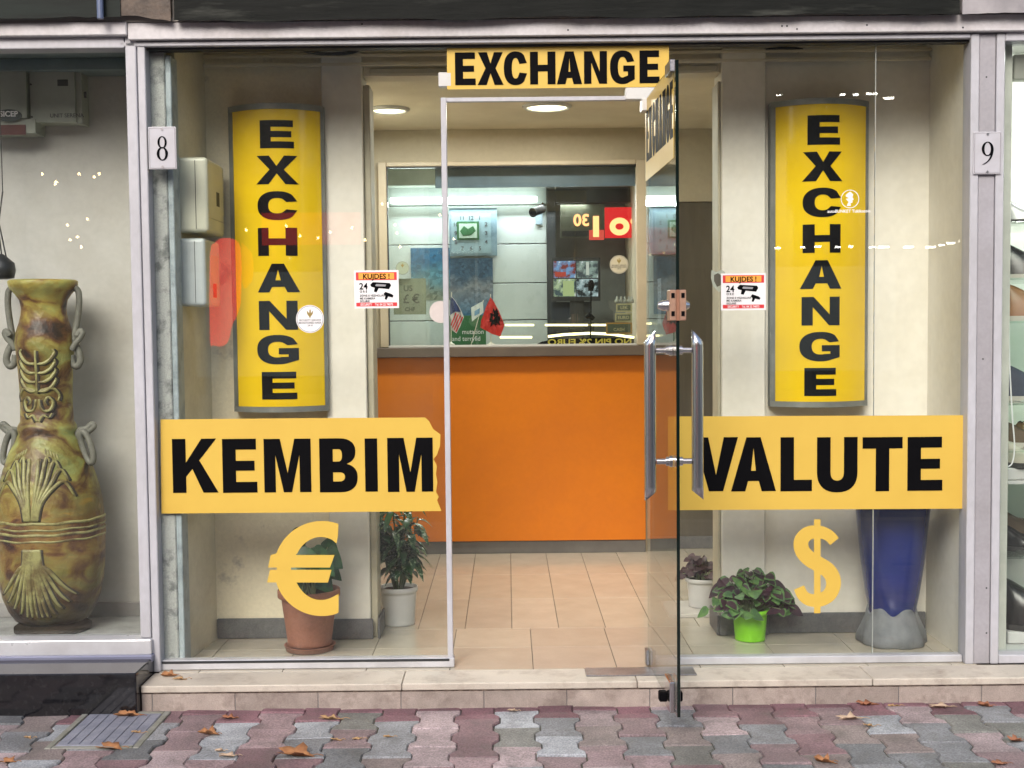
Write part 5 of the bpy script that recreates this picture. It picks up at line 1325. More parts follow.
def vase_mat():
    m = bpy.data.materials.new('vase_glaze'); t = nt(m); N, L = t.nodes, t.links
    out = N.new('ShaderNodeOutputMaterial'); b = N.new('ShaderNodeBsdfPrincipled'); L.new(b.outputs[0], out.inputs[0]); b.inputs['Roughness'].default_value = .42
    tc = N.new('ShaderNodeTexCoord')
    def ns(sc, st=(1, 1, 1), d=6, dist=0):
        mp = N.new('ShaderNodeMapping'); mp.inputs['Scale'].default_value = st; L.new(tc.outputs['Object'], mp.inputs[0])
        n = N.new('ShaderNodeTexNoise'); n.inputs['Scale'].default_value = sc; n.inputs['Detail'].default_value = d; n.inputs['Distortion'].default_value = dist; L.new(mp.outputs[0], n.inputs['Vector']); return n.outputs['Fac']
    def rmp(s_, stops):
        r = N.new('ShaderNodeValToRGB'); e = r.color_ramp; e.elements[0].position = stops[0][0]; e.elements[0].color = (*stops[0][1], 1); e.elements[1].position = stops[-1][0]; e.elements[1].color = (*stops[-1][1], 1)
        for p_, c_ in stops[1:-1]: q = e.elements.new(p_); q.color = (*c_, 1)
        L.new(s_, r.inputs[0]); return r.outputs[0]
    base = rmp(ns(7, (1, 1, 1.6), 7, .8), [(.32, (.03, .018, .012)), (.40, (.12, .055, .025)), (.46, (.21, .14, .045)), (.53, (.31, .27, .08)), (.62, (.31, .34, .14)), (.72, (.50, .42, .10))])
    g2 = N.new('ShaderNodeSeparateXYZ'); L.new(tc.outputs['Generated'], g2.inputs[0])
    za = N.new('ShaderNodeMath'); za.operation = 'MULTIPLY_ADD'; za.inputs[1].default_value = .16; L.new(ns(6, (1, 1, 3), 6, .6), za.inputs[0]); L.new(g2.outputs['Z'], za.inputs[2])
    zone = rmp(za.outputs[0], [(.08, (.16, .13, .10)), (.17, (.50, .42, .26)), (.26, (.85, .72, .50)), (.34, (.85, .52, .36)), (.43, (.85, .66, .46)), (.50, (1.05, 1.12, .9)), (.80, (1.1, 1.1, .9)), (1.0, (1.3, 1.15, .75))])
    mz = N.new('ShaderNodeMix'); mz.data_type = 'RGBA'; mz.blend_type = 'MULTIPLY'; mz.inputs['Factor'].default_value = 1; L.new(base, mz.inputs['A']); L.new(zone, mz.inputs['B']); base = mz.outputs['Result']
    dk_ = rmp(ns(5, (1, 1, 1), 8, .3), [(.44, (1, 1, 1)), (.66, (.30, .22, .16))])
    mx = N.new('ShaderNodeMix'); mx.data_type = 'RGBA'; mx.blend_type = 'MULTIPLY'; mx.inputs['Factor'].default_value = .8; L.new(base, mx.inputs['A']); L.new(dk_, mx.inputs['B'])
    L.new(mx.outputs['Result'], b.inputs['Base Color'])
    bp = N.new('ShaderNodeBump'); bp.inputs['Strength'].default_value = .8; bp.inputs['Distance'].default_value = .006; L.new(ns(45), bp.inputs['Height']); L.new(bp.outputs[0], b.inputs['Normal'])
    return m
vmat = vase_mat()
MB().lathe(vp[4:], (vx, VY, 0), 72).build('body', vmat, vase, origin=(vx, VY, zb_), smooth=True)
MB().lathe(vp[:5] + [(vp[4][0] - .004, vp[4][1] + .002)], (vx, VY, 0), 60).build('foot', mat('dark_foot', (.02, .016, .012), .75, col2=(.04, .03, .02), scale=20, bump=.3, spec=.1), vase, smooth=True)
outer = [p for p in vp[:39]]
def rad_at(z):
    for (r0, z0), (r1, z1) in zip(outer, outer[1:]):
        if min(z0, z1) <= z <= max(z0, z1) and abs(z1 - z0) > 1e-6: return r0 + (r1 - r0) * (z - z0) / (z1 - z0)
    return .1
def on_vase(px, py, lift=.001):
    """a point of the vase's front at photo position px,py"""
    z = vz(py); r_ = rad_at(z); dx = (px - 46) / 1300 * (VY + DIST - r_ * .9)
    for _ in range(1):
        dx = max(-r_ * .985, min(r_ * .985, dx))
    return Vector((vx + dx * (r_ + lift) / r_, VY - math.sqrt(max(0, r_ * r_ - dx * dx)) * (r_ + lift) / r_, z))
relief_l = mat('relief_olive', (.33, .31, .12), .4, col2=(.15, .11, .04), scale=16, lo=.45, hi=.62, bump=.3)
relief_d = mat('relief_groove', (.045, .035, .022), .6)
m = MB(); g = MB()
def rib(pts, w_, grooves=True):
    pts = smooth(pts, 5)
    n = len(pts); ws = [w_ * 1.45 * (.45 + .55 * math.sin(math.pi * min(1, .15 + .85 * i / (n - 1)))) for i in range(n)]
    m.tube([on_vase(x, y, .0) for x, y in pts], ws, 8)
    if grooves: g.tube([on_vase(x + (1.9 if x >= 46 else -1.9), y + .6, -.0015) for x, y in pts], .0062, 6)
for sg in (-1, 1):
    for k, (dx_, ytop) in enumerate(((3.5, 608), (9, 608), (15.5, 605), (22.5, 600), (29, 594), (35, 587))):      # lower sheaf
        rib([(46 + sg * (1.0 + k * 1.3), 541), (46 + sg * (1.4 + k * 1.5), 556), (46 + sg * (1.8 + dx_ * .36), 575 - k * 2.8), (46 + sg * (2 + dx_ * .74), ytop - 9), (46 + sg * (1.5 + dx_), ytop)], .0062)
    for k, (dx_, yt, ye) in enumerate(((6, 457, 458), (14, 455, 459), (23, 458, 466), (31, 466, 477), (37, 478, 492))):        # upper palm leaf
        rib([(46 + sg * (1.0 + k * 1.3), 514), (46 + sg * (1.6 + dx_ * .22), 497), (46 + sg * (1.5 + dx_ * .48), 476 + k * 2), (46 + sg * dx_ * .78, yt), (46 + sg * (1 + dx_), ye)], .0058)
    for k in range(4):                                                                             # neck motif
        y = 354 + k * 9
        rib([(46 + sg * 1.5, y + 9), (46 + sg * 7, y + 9), (46 + sg * 13, y + 5), (46 + sg * 17, y - 2), (46 + sg * 15, y - 5)], .0048)
    rib([(46 + sg * 1.5, 398), (46 + sg * 4, 408), (46 + sg * 11, 409), (46 + sg * 14, 401), (46 + sg * 10, 396), (46 + sg * 7, 400), (46 + sg * 9, 403)], .0042)
    rib([(46 + sg * 1.5, 390), (46 + sg * 8, 388), (46 + sg * 15, 388), (46 + sg * 19, 394), (46 + sg * 18, 400)], .0042)
    rib([(46 + sg * 1, 420), (46 + sg * 5, 414), (46 + sg * 10, 416), (46 + sg * 13, 412)], .0036)
    for k in range(5): rib([(46 + sg * (9 + k * 2.6), 446 + k * 1.2), (46 + sg * (10.5 + k * 3), 451 + k * 1.6)], .0026, False)
rib([(46, 350), (46, 370), (46, 392)], .0042); rib([(46, 541), (46, 575), (46, 608)], .0050)
for py, w_ in ((517, .006), (523, .0045), (528, .006), (534, .0045)):
    z = vz(py); r_ = rad_at(z); m.tube([(vx + (r_ - .001) * math.cos(2 * math.pi * k / 60), VY + (r_ - .001) * math.sin(2 * math.pi * k / 60), z + .002 * math.sin(k)) for k in range(60)], w_, 6, closed=True)
m.build('relief_ornament', relief_l, vase, smooth=True); g.build('relief_groove', relief_d, vase, smooth=True)
hm = mat('handle_clay', (.20, .20, .165), .6, col2=(.13, .125, .10), scale=20, bump=.4)
def vh(pts, r_=.0125, dy=0.0):
    r_ *= 1.35
    pts = smooth(pts, 4); v = [P(x, y, VY + dy) for x, y in pts]
    mm = MB(); mm.tube(v, r_, 10); return mm.build('handle', hm, vase, smooth=True)
for sg in (-1, 1):
    X = lambda d: 43.5 + sg * d
    vh([(X(31), 288), (X(35), 292), (X(35.5), 306), (X(33.5), 322), (X(31), 338), (X(32), 347)], .0095)
    vh([(X(28), 350), (X(32), 343), (X(36), 339), (X(39), 333), (X(36.5), 331), (X(33.5), 336)], .0085, -.02)
    vh([(X(32), 345), (X(35.5), 352), (X(37), 360), (X(34), 366), (X(29.5), 364), (X(28), 355)], .0105)
    X = lambda d: 48 + sg * d
    vh([(X(29), 446), (X(29), 436), (X(32), 430), (X(38), 429), (X(44), 424), (X(46), 426.5), (X(40), 432), (X(35), 437)], .0088)
    cc = P(X(37.5), 447, VY - .03); q = [cc + Vector((sg * .006 + .022 * math.cos(t_) * math.cos(.35 * sg) - sg * .016 * math.sin(t_), -.008 * math.cos(t_), .062 * math.sin(t_))) for t_ in [2 * math.pi * k / 24 for k in range(24)]]
    mm = MB(); mm.tube(q, .0125, 10, closed=True); mm.build('handle_ring', hm, vase, smooth=True)
# hanging lantern at the edge, electric boxes on the wall
s = empty('hanging_lantern', P(3, 270, .30), 'dark hanging lantern on a thin chain at the edge of the vase window', 'lantern')
c = P(2, 268, .30)
MB().lathe([(.02, -.045), (.045, -.04), (.052, -.01), (.048, .02), (.025, .04), (.006, .055)], c, 20).build('body', mat('dark_iron', (.03, .032, .035), .4, .3), s, smooth=True)
m = MB(); m.tube([c + Vector((.0, 0, .05)), c + Vector((-.01, 0, .16)), c + Vector((.012, 0, .3))], .003, 6); m.tube([c + Vector((.02, 0, .03)), c + Vector((-.005, 0, .17))], .003, 6); m.tube([c + Vector((.012, 0, .3)), Vector((c.x + .012, .30, CEIL - .04))], .002, 6); m.build('chain', mat('dark_iron', (.03, .032, .035), .4, .3), s)
EB = AB - .001
eb = mat('grey_enamel', (.36, .38, .32), .45, col2=(.30, .32, .27), scale=6, bump=.05)
s = empty('electric_box', P(64, 128, EB), 'olive grey square electric box with small black label, beside the SICEP siren', 'electric box')
quad('housing', eb, 39, 73, 83, 126, EB, s, .10); quad('hinge_side', eb, 83.2, 75, 88.5, 127, EB, s, .085)
quad('label', rubber, 57.5, 79.5, 68, 86, EB - .1005, s, .001)
p = P(50, 117.5, EB - .101); put('lettering', text_mesh('UNIT SERENA', .022, bold=.0003), mat('ink_grey', (.08, .08, .09), .5), (p.x, EB - .1015, p.z), s)
quad('latch', rubber, 84, 92, 86.5, 98, EB - .0855, s, .006)
s = empty('siren_box', P(20, 136, EB), 'grey siren housing with dark oval SICEP badge at the window edge', 'siren')
quad('housing', eb, -12, 72, 37, 123, EB, s, .12); quad('lower_housing', eb, -12, 123.3, 45, 137.5, EB, s, .11)
quad('red_lens', mat('dark_red_lens', (.10, .02, .02), .3), -12, 125, 26, 135, EB - .1105, s, .004)
c = P(9, 115.5, EB - .1205)
sheet('badge', [[(c.x + .052 * math.cos(R(a)), c.z + .024 * math.sin(R(a))) for a in range(0, 360, 10)]], mat('badge_dark', (.01, .03, .035), .4), EB - .1215, .002, parent=s)
put('lettering', text_mesh('SICEP', .03, align='CENTER', bold=.0008), whitev, (c.x, EB - .1235, c.z - .004), s)
for (x, y) in ((31, 84.5), (32, 117)): 
    q = P(x, y, EB - .12); m = MB(); m.tube([q, q + Vector((0, -.004, 0))], .004, 10); m.build('screw', rubber, s)

# ------------------------------------------------------------------ right neighbour: shoe shop
sh = empty('shoe_shop', (3, .3, 0), 'brightly lit shoe shop window with glass shelves at the picture edge', 'shop')
SX0 = PX(1006, .06, 400); SXR = 4.15
box('window_sill', alu, pr3 + .001, SXR, -.055, .03, .001, PH(655, -.055, 1010), sh, .003)
box('window_head', alu, pr3 + .001, SXR, -.055, .03, PH(41, -.055, 1010), PH(31, -.055, 1010), sh, .003)
box('inner_jamb', mat('mint_jamb', (.55, .56, .50), .5), pr3 + .001, SX0, .031, .09, 0, CEIL, sh, .002)
box('glass_pane', g_door, pr3 + .001, SXR, .0, .01, PH(655, -.055, 1010), PH(41, -.055, 1010), sh, 0)
mw = mat('mint_wall', (.76, .76, .72), .6, var=.04)
box('back_wall', mw, 1.85, SXR, .62, .66, 0, CEIL, sh, 0); box('side_wall', mw, 1.85, 1.865, .091, .619, 0, CEIL, sh, 0)
box('side_wall', mw, SXR, SXR + .05, -.05, .66, -.1, CEIL + .2, sh, 0)
box('display_floor', white, 1.87, SXR, .032, .619, .001, .03, sh, 0); box('display_ceiling', white, 1.85, SXR, .032, .7, CEIL, CEIL + .03, sh, 0)
box('blind_box', mat('blind_grey', (.33, .33, .29), .5), SX0 + .01, SXR, .04, .09, PH(80, .05, 1015), PH(55, .05, 1015), sh, .003)
box('top_rail', alu_rail, 6, 6.01, -.07, .03, 2.4, 2.45, sh, 0) if False else None
l = bpy.data.lights.new('window_light', 'AREA'); l.shape = 'RECTANGLE'; l.size = 1.6; l.size_y = .1; l.energy = 24; l.color = (1, 1, .96)
lo = bpy.data.objects.new('window_light', l); COL.objects.link(lo); lo.parent = sh; lo.location = Vector((3.0, .2, CEIL - .02)) - Vector((3, .3, 0))
box('ceiling_lamp', emit('mint_lamp', (.9, 1, .9), 6), 2.2, 3.8, .15, .25, CEIL - .012, CEIL - .001, sh, 0)
gsh = glass('shelf_glass', tint=(.92, .97, .94), dirt=.02)
shelf_py = (220, 318, 400, 484, 553)
for py in (219, 275, 318, 400, 447, 553):
    z = PH(py + 3, .12, 1012); box('glass_shelf', gsh, 1.87, SXR - .01, .10, .60, z - .008, z, sh, .001)
# shoes
def shoe(mu, ms, label, x, y, z, rz, kind=0, sc=1.0):
    n = 18; s = empty('shoe', (0, 0, 0), label, 'shoe', 'shoes on display in the shoe shop window')
    Ln = .28
    def sec(t):
        w_ = .036 + .013 * math.sin(math.pi * min(1, t * 1.15)) + .006 * math.sin(math.pi * t * 2 - .5)
        if t > .86: w_ *= math.sqrt(max(0.02, 1 - ((t - .86) / .15) ** 2))
        if t < .08: w_ *= math.sqrt(max(.05, 1 - ((.08 - t) / .09) ** 2))
        if kind == 0: h = .062 + .028 * math.cos(min(1, t / .5) * math.pi) + .0 if t < .5 else .034 + (.5 - .5 * min(1, (t - .5) / .35)) * .0 + .03 * max(0, 1 - (t - .5) / .5) ** .8
        else: h = .10 + .03 * math.cos(min(1, t / .6) * math.pi) if t < .6 else .07 * max(.35, 1 - ((t - .6) / .42) ** 1.6)
        return w_, max(.022, h)
    b = bmesh.new(); rings = []
    for i in range(n + 1):
        t = i / n; w_, h = sec(t); ring = []
        for k in range(13):
            a = math.pi * k / 12; q = math.sin(a) ** .55
            ring.append(b.verts.new((t * Ln, w_ * math.cos(a) * (1 - .25 * q * (h > .05)), .018 + h * q * (.97 if (kind == 0 and t < .45 and 4 < k < 8) else 1) - (.028 if (kind == 0 and .06 < t < .46 and 4 < k < 8) else 0))))
        rings.append(ring)
    for A, B in zip(rings, rings[1:]):
        for k in range(12): b.faces.new((A[k], A[k + 1], B[k + 1], B[k]))
    b.faces.new(rings[0]); b.faces.new(rings[-1])
    m = MB(); m.add(b); m.build('upper', mu, s, origin=(0, 0, 0), smooth=True)
    b = bmesh.new(); rings = []
    for i in range(n + 1):
        t = i / n; w_, h = sec(t); w_ = w_ + .004; zz = .0 if (t < .28 or t > .48) else .008
        rings.append([b.verts.new((t * Ln + (.004 if i == n else -.004 if i == 0 else 0), y_, z_)) for y_, z_ in ((-w_, zz), (-w_, .019), (w_, .019), (w_, zz))])
    for A, B in zip(rings, rings[1:]):
        for k in range(4): b.faces.new((A[k], A[(k + 1) % 4], B[(k + 1) % 4], B[k]))
    b.faces.new(rings[0]); b.faces.new(rings[-1]); m = MB(); m.add(b); m.build('sole', ms, s, origin=(0, 0, 0))
    m = MB()
    for k in range(4):
        t = .50 + k * .05; w_, h = sec(t); zz = .018 + h + .002
        m.tube([(t * Ln, -.018, zz - .006), (t * Ln, 0, zz), (t * Ln, .018, zz - .006)], .0022, 6)
    m.build('laces', ms if kind else mat('dark_lace', (.03, .03, .03), .7), s, origin=(0, 0, 0))
    s.location = (x, y, z); s.rotation_euler = (0, 0, rz); s.scale = (sc,) * 3
    return s
blk = mat('black_leather', (.012, .012, .014), .25, var=.1); tan = mat('tan_leather', (.30, .13, .05), .35, col2=(.22, .09, .035), scale=8); navy = mat('navy_suede', (.02, .03, .06), .7); redl = mat('red_leather', (.35, .02, .04), .4); ivo = mat('ivory_leather', (.50, .45, .38), .45); brn = mat('brown_suede', (.10, .065, .035), .7); gso = mat('rubber_sole', (.55, .52, .46), .6); dso = mat('dark_sole', (.03, .03, .03), .6)
silver = mat('silver_leather', (.32, .33, .33), .3, .4)
def zsh(py): return PH(py + 3, .12, 1012) + .001
sx = PX(1003, .25, 400)
spec = [(silver, dso, 'silver grey slipper shoe on the top glass shelf', 219, .3, .3, 0), (blk, gso, 'black shoe with pale sole on the second glass shelf', 275, .32, .4, 1), (tan, gso, 'tan low boot on the shelf below plate 9', 318, .27, .55, 1),
        (navy, gso, 'navy suede shoe on the fourth glass shelf', 400, .30, .3, 1), (brn, gso, 'orange brown loafer with pale sole on the fifth glass shelf', 447, .28, .2, 0)]
for i, (mu, ms, lb, py, yy, rz, kd) in enumerate(spec):
    shoe(mu, ms, lb, sx + .0, yy, zsh(py), R(-25) + rz * .6, kd)
shoe(tan, gso, 'tan leather loafer set behind the brown loafer on the fifth shelf', sx + .02, .45, zsh(447), R(10), 0)
s = box('shoe_riser', white, sx - .02, sx + .55, .15, .55, PH(480, .15, 1015), PH(468, .15, 1015), bev=.004); tag(s, 'white plastic riser block holding the red shoe', 'riser')
z = PH(468, .15, 1015)
shoe(redl, gso, 'red leather shoe on the white riser block', sx + .03, .34, z + .001, R(-15), 0)
shoe(ivo, dso, 'ivory laced shoe in front of the red one on the white riser block', sx - .01, .22, z + .001, R(-30), 0)
box('riser_shelf', white, 1.87, SXR - .01, .14, .56, PH(484, .15, 1015), PH(480.5, .15, 1015), sh, .001)
shoe(blk, dso, 'black pointed shoe on the lowest glass shelf', sx, .30, zsh(553), R(-30), 0)
shoe(brn, gso, 'olive suede shoe behind the black pointed one on the lowest glass shelf', sx + .03, .45, zsh(553), R(15), 1)
s = box('shoe_riser', white, sx - .02, sx + .55, .12, .5, .032, PH(632, .12, 1015), bev=.004); tag(s, 'low white riser block at the bottom of the shoe window', 'riser')
zf = PH(632, .12, 1015) + .001
shoe(blk, dso, 'black laced shoe on the low white riser at the window bottom', sx - .005, .20, zf, R(-20), 1, 1.15)
shoe(blk, dso, 'black laced shoe turned the other way behind its twin on the low riser', sx + .03, .36, zf, R(25), 1, 1.15)
# blind cord
s = empty('blind_cord', P(1009, 464, .05), 'white beaded blind cord hanging in a loop in the shoe window', 'cord')
m = MB(); m.tube([P(x, y, .06) for x, y in smooth([(1008.5, 60), (1008.5, 200), (1009, 340), (1012, 410), (1014.5, 445), (1012.5, 462), (1008, 466.5), (1004.5, 464), (1003.8, 440), (1004, 340), (1004.5, 200), (1005, 60)], 8)], .0028, 6); m.build('cord', whitev, s)

# ------------------------------------------------------------------ facade above
fac = mat('dark_fascia', (.003, .004, .003), .7, col2=(.04, .042, .036), scale=6, lo=.56, hi=.76, spec=.2, bump=.6, bscale=14, fine=.3, stretch=(.35, 1, 3.0))
bldg = empty('apartment_facade', (0, -.2, 2.4), 'dark weathered canopy band and wall running above all three shopfronts', 'building')
b = bmesh.new()
def wavy(x0, x1, zl, name, m_, y0=-.115, y1=-.082, amp=.006, seed=0):
    b = bmesh.new(); n = max(6, int((x1 - x0) / .03)); A, B, C, D_ = [], [], [], []
    for k in range(n + 1):
        x = x0 + (x1 - x0) * k / n; dz = amp * (noise.noise(Vector((x * 3, seed, 0))) * 1.6 + noise.noise(Vector((x * 17, seed, 3))))
        A.append(b.verts.new((x, y0 + .01 * noise.noise(Vector((x * 5, 1, seed))), zl + dz))); B.append(b.verts.new((x, y0, 2.9))); C.append(b.verts.new((x, y1, 2.9))); D_.append(b.verts.new((x, y1, zl + dz + .03)))
    for k in range(n):
        for p_, q_ in ((A, B), (B, C), (C, D_), (D_, A)): b.faces.new((p_[k], p_[k + 1], q_[k + 1], q_[k]))
    b.faces.new((A[0], B[0], C[0], D_[0])); b.faces.new((A[-1], B[-1], C[-1], D_[-1]))
    m = MB(); m.add(b); return m.build(name, m_, bldg)
wavy(PX(165, -.24, 10), PX(972, -.24, 10), PH(18, -.115, 500), 'canopy', fac)
wavy(AL, PX(110, -.24, 10), PH(18, -.115, 60), 'canopy', mat('dark_green_fascia', (.003, .005, .004), .6, spec=.2, col2=(.012, .018, .015), scale=5, stretch=(.4, 1, 3)), seed=4)
wavy(PX(112, -.2, 10), PX(164, -.2, 10), PH(16, -.11, 140), 'canopy_bracket', mat('rusty_bracket', (.035, .022, .014), .6, col2=(.10, .07, .05), scale=18, bump=.5), y0=-.11, amp=.02, seed=8)
wavy(PX(975, -.24, 10), 6, PH(14, -.115, 1000), 'canopy', mat('pale_fascia', (.34, .32, .33), .6, col2=(.2, .19, .2), scale=5), seed=9)
p = P(97, 5, -.17); m = MB(); m.tube([(p.x, -.135, p.z - .04), (p.x, -.135, p.z + .3)], .012, 10); m.build('conduit', mat('blue_conduit', (.10, .13, .22), .5), bldg)
fw = mat('facade_render', (.34, .32, .29), .8, col2=(.26, .24, .22), scale=2, bump=.3)
box('upper_wall', fw, AL - 1.5, 6, -.08, .3, 2.901, 9, bldg, 0); box('soffit_wall', fw, AL, 6, -.08, .03, PH(19, -.07) + .002, 2.90, bldg, 0)
box('roof_slab', fw, AL - 1.5, 6, .031, 5, CEIL + .085, CEIL + .2, bldg, 0)
box('end_wall', fw, AL - 1.5, AL - .052, -.2, 5, -.2, 2.9, bldg, 0); box('end_wall', fw, SXR + .052, 6, -.2, 5, -.2, 2.9, bldg, 0)
box('inner_wall', fw, AL - .05, 6, 4.42, 4.6, -.2, 2.9, bldg, 0)
for x in (-3.6, -1.2, 1.2, 3.6):
    box('upper_window', mat('dark_pane', (.03, .035, .04), .08), x - .5, x + .5, -.083, -.0805, 4.2, 5.6, bldg, 0)

# ------------------------------------------------------------------ across the street (seen mirrored in the glass)
OY = -24
ob = empty('opposite_block', (0, OY, 0), 'low block with lit shops standing across the street', 'building')
ow = mat('opposite_render', (.20, .19, .17), .8, col2=(.12, .11, .10), scale=.5)
box('wall', ow, -26, 26, OY - 8, OY, -.2, 9.4, ob, 0)
rr_ = random.Random(4)
for k in range(12):
    x = -24 + k * 4.2
    box('shop_window', emit('shop_glow_%d' % (k % 3), ((1, .8, .5), (.8, .95, 1), (1, .9, .7))[k % 3], (.5, .35, .2)[k % 3]) if k in (1, 4, 7, 10) else mat('dark_pane', (.03, .035, .04), .08), x, x + 3.2, OY + .01, OY + .05, .3, 2.6, ob, 0)
for k in range(14):
    for zf_ in (3.9, 6.6):
        box('upper_window', mat('dark_pane', (.03, .035, .04), .08), -25 + k * 3.6, -23.5 + k * 3.6, OY + .01, OY + .05, zf_, zf_ + 1.6, ob, 0)
def refl(px, py, Y):                     # where a thing at depth Y stands whose mirror image shows at a pixel
    p = P(px, py, -Y); return Vector((p.x, Y, p.z))
a, b_ = refl(212, 345, -17), refl(234, 240, -17)
s = empty('red_pylon_sign', (a.x, -17, -.11), 'tall red lit pylon sign across the street', 'sign')
def soft_glow(name, col, core, strg, ax='Z'):
    m = bpy.data.materials.new(name); t = nt(m); N, L = t.nodes, t.links
    out = N.new('ShaderNodeOutputMaterial'); e = N.new('ShaderNodeEmission'); L.new(e.outputs[0], out.inputs[0])
    tc = N.new('ShaderNodeTexCoord'); sp = N.new('ShaderNodeSeparateXYZ'); L.new(tc.outputs['Generated'], sp.inputs[0])
    r = N.new('ShaderNodeValToRGB'); r.color_ramp.interpolation = 'EASE'; q = r.color_ramp.elements; q[0].position = 0; q[0].color = (*[c * .25 for c in col], 1); q[1].position = 1; q[1].color = (*[c * .35 for c in col], 1)
    z = q.new(.25); z.color = (*col, 1); z = q.new(.5); z.color = (*core, 1); z = q.new(.8); z.color = (*col, 1)
    L.new(sp.outputs['X'], r.inputs[0]); L.new(r.outputs[0], e.inputs[0]); e.inputs[1].default_value = strg; return m
def rsheet(name, pts, m, Y, par):
    q = [refl(x, y, Y) for x, y in pts]
    me = loops_mesh([[(p.x, p.z) for p in q]], .12); return put(name, me, m, (0, Y, 0), par)
rsheet('lit_panel', smooth([(215, 243), (222, 238.5), (232, 238.5), (238, 243), (240.5, 255), (240, 300), (236, 316), (231, 326), (228, 340), (222, 346), (214, 345), (210.5, 338), (210.5, 256), (215, 243)], 3)[:-1], soft_glow('red_neon', (1.0, .05, .03), (1, .12, .06), 17), -17.0, s)
rsheet('side_panel', smooth([(242, 243), (248, 249), (252, 256), (252.5, 276), (249, 284), (243, 285), (242, 243)], 3)[:-1], soft_glow('orange_neon', (1.0, .20, .02), (1, .3, .05), 7), -17.0, s)
box('post', steel, a.x + .1, a.x + .2, -17.12, -17.05, -.11, a.z, s, 0)
s = empty('neon_shop_sign', refl(300, 225, -23), 'dim red neon shop sign across the street', 'sign')
a, b_ = refl(262, 245, -23.8), refl(360, 212, -23.8)
box('lit_panel', emit('dim_red', (1.0, .05, .04), 1.6), a.x, b_.x, -23.9, -23.8, a.z, b_.z, s, 0)
s = empty('light_string', refl(500, 250, -12), 'string of warm bulbs hung between the street trees', 'lights')
m = MB()
for (px, py) in ((55, 184), (42, 174), (94, 177), (99, 174), (79, 174), (67, 225), (87, 219), (70, 240), (77, 237), (81, 247), (382, 204), (395, 225), (397, 233), (330, 232), (352, 228), (365, 240), (246, 230), (440, 215), (300, 236), (318, 238), (286, 226), (400, 247), (56, 182)):
    c = refl(px, py, -14); m.lathe([(.001, -.02), (.017, -.012), (.02, .0), (.012, .018), (.001, .024)], c, 8)
m.build('bulb', emit('bulb_warm', (1, .72, .34), 30), s)
s = empty('canopy_lights', refl(860, 245, -16), 'row of small white lights under a canopy across the street', 'lights')
m = MB()
for (px, py) in ((778, 248), (803, 247), (818, 246.5), (838, 247), (851, 246.5), (873, 247), (884, 247), (909, 247), (931, 247), (942, 245), (951, 243), (962, 241), (779, 94.5), (843, 94.5), (856, 94.5), (872, 93.5), (889, 98)):
    c = refl(px, py, -16); w2 = rr_.uniform(.03, .09); m.box(c.x - w2, c.x + w2, -16.02, -16, c.z - .016, c.z + .016, 0)
m.build('lamp', emit('canopy_white', (1, .95, .85), 30), s)
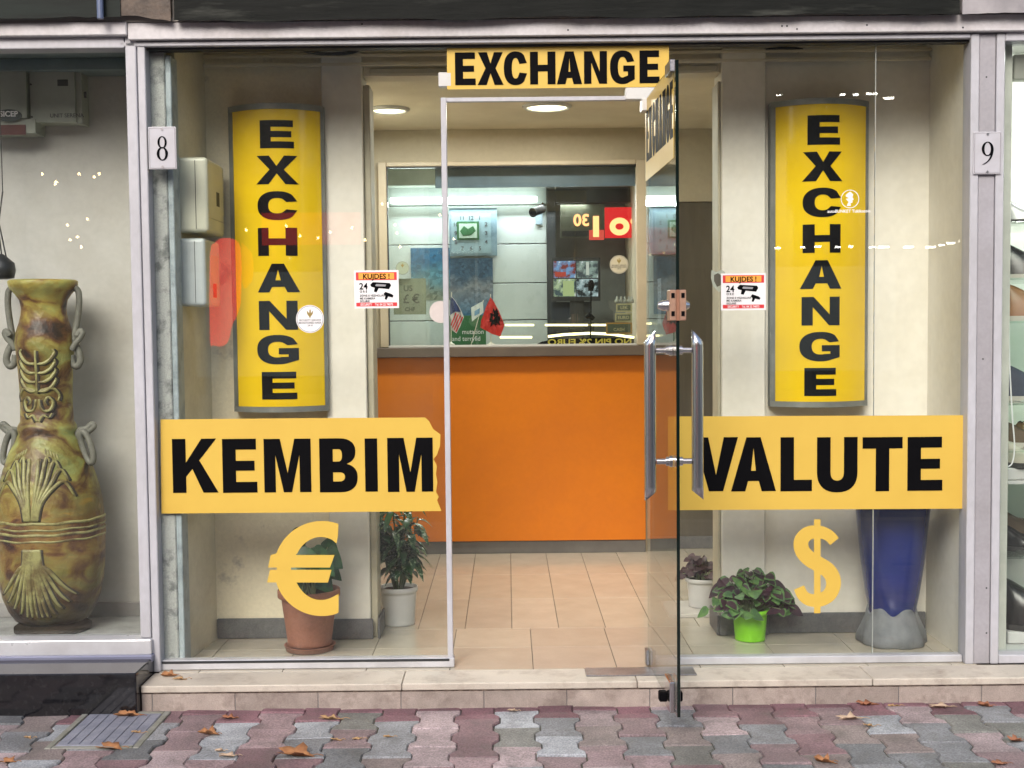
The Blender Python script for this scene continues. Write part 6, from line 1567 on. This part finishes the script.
# trees across the street
bark = mat('bark', (.10, .085, .07), .9, col2=(.06, .05, .04), scale=8, bump=.8)
tl = mat('plane_tree_leaf', (.07, .085, .03), .6, col2=(.10, .075, .03), scale=1.5)
def tree(seed, loc, h=8.0, nl=5200, label='', R0=2.6):
    rn = random.Random(seed); s = empty('plane_tree', loc, label, 'tree', 'plane trees across the street')
    m = MB(); tips = []
    def br(p, d, L_, r_, dep):
        q = p + d * L_; mid_ = p.lerp(q, .5) + Vector((rn.uniform(-.06, .06), rn.uniform(-.06, .06), 0)) * L_
        m.tube([p, mid_, q], [r_, r_ * .85, r_ * .65], 7 if dep < 2 else 4)
        if dep >= 4 or r_ < .012: tips.append(q); return
        for _ in range(3 if dep < 3 else 2):
            nd = (d + Vector((rn.uniform(-.8, .8), rn.uniform(-.8, .8), rn.uniform(-.25, .5)))).normalized(); br(q, nd, L_ * rn.uniform(.62, .82), r_ * .6, dep + 1)
        if dep: tips.append(q)
    base = Vector(loc); br(base, Vector((rn.uniform(-.05, .05), 0, 1)).normalized(), h * .30, .17, 0)
    m.build('trunk', bark, s)
    fs = []
    per = max(1, nl // len(tips))
    for t_ in tips:
        for _ in range(per):
            c = t_ + Vector((rn.gauss(0, .42), rn.gauss(0, .42), rn.gauss(-.05, .38)))
            u = Vector((rn.uniform(-1, 1), rn.uniform(-1, 1), rn.uniform(-1, 1))).normalized() * rn.uniform(.035, .065); v = u.orthogonal().normalized() * u.length
            fs.append((c - u, c - v * .8, c + u, c + v * .8))
    m = MB(); m.cards(fs); m.build('crown', tl, s); return s
for i, (x, y) in enumerate(((-9.5, -15.5), (-5.2, -16.2), (-1.0, -15.2), (3.4, -16), (7.6, -15.3), (11.8, -16.2), (-13.6, -16))):
    tree(20 + i, (x, y, -.11), 8.2, 15000, 'broad leafy plane tree in the row across the street')
# ------------------------------------------------------------------ light
w = bpy.data.worlds.new("World"); scene.world = w; w.use_nodes = True
t = w.node_tree; bg = t.nodes['Background']
sky = t.nodes.new('ShaderNodeTexSky'); sky.sky_type = 'NISHITA'; sky.sun_disc = False
SUN_EL, SUN_AZ = R(36), R(-160)
sky.sun_elevation = SUN_EL; sky.sun_rotation = R(195); sky.air_density = 1.0; sky.dust_density = 3.5; sky.ozone_density = 1.0
t.links.new(sky.outputs[0], bg.inputs[0]); bg.inputs[1].default_value = 0.15
s = bpy.data.lights.new('sun', 'SUN'); s.energy = 1.5; s.angle = R(28); s.color = (1.0, .96, .92)
so = bpy.data.objects.new('sun', s); COL.objects.link(so)
d = Vector((math.sin(R(195)) * math.cos(SUN_EL), math.cos(R(195)) * math.cos(SUN_EL), math.sin(SUN_EL)))
so.rotation_mode = 'QUATERNION'; so.rotation_quaternion = d.to_track_quat('Z', 'Y'); so.location = d * 20
vs = scene.view_settings; vs.view_transform = 'Standard'; vs.look = 'None'; vs.gamma = 1; vs.exposure = 0.7
try: vs.use_curve_mapping = False
except Exception: pass
scene.render.engine = 'CYCLES'
cy = scene.cycles; cy.use_denoising = True; cy.max_bounces = 10; cy.transparent_max_bounces = 24; cy.glossy_bounces = 5; cy.diffuse_bounces = 4
cy.caustics_reflective = False; cy.caustics_refractive = False; cy.sample_clamp_indirect = 6
cy.use_light_tree = True
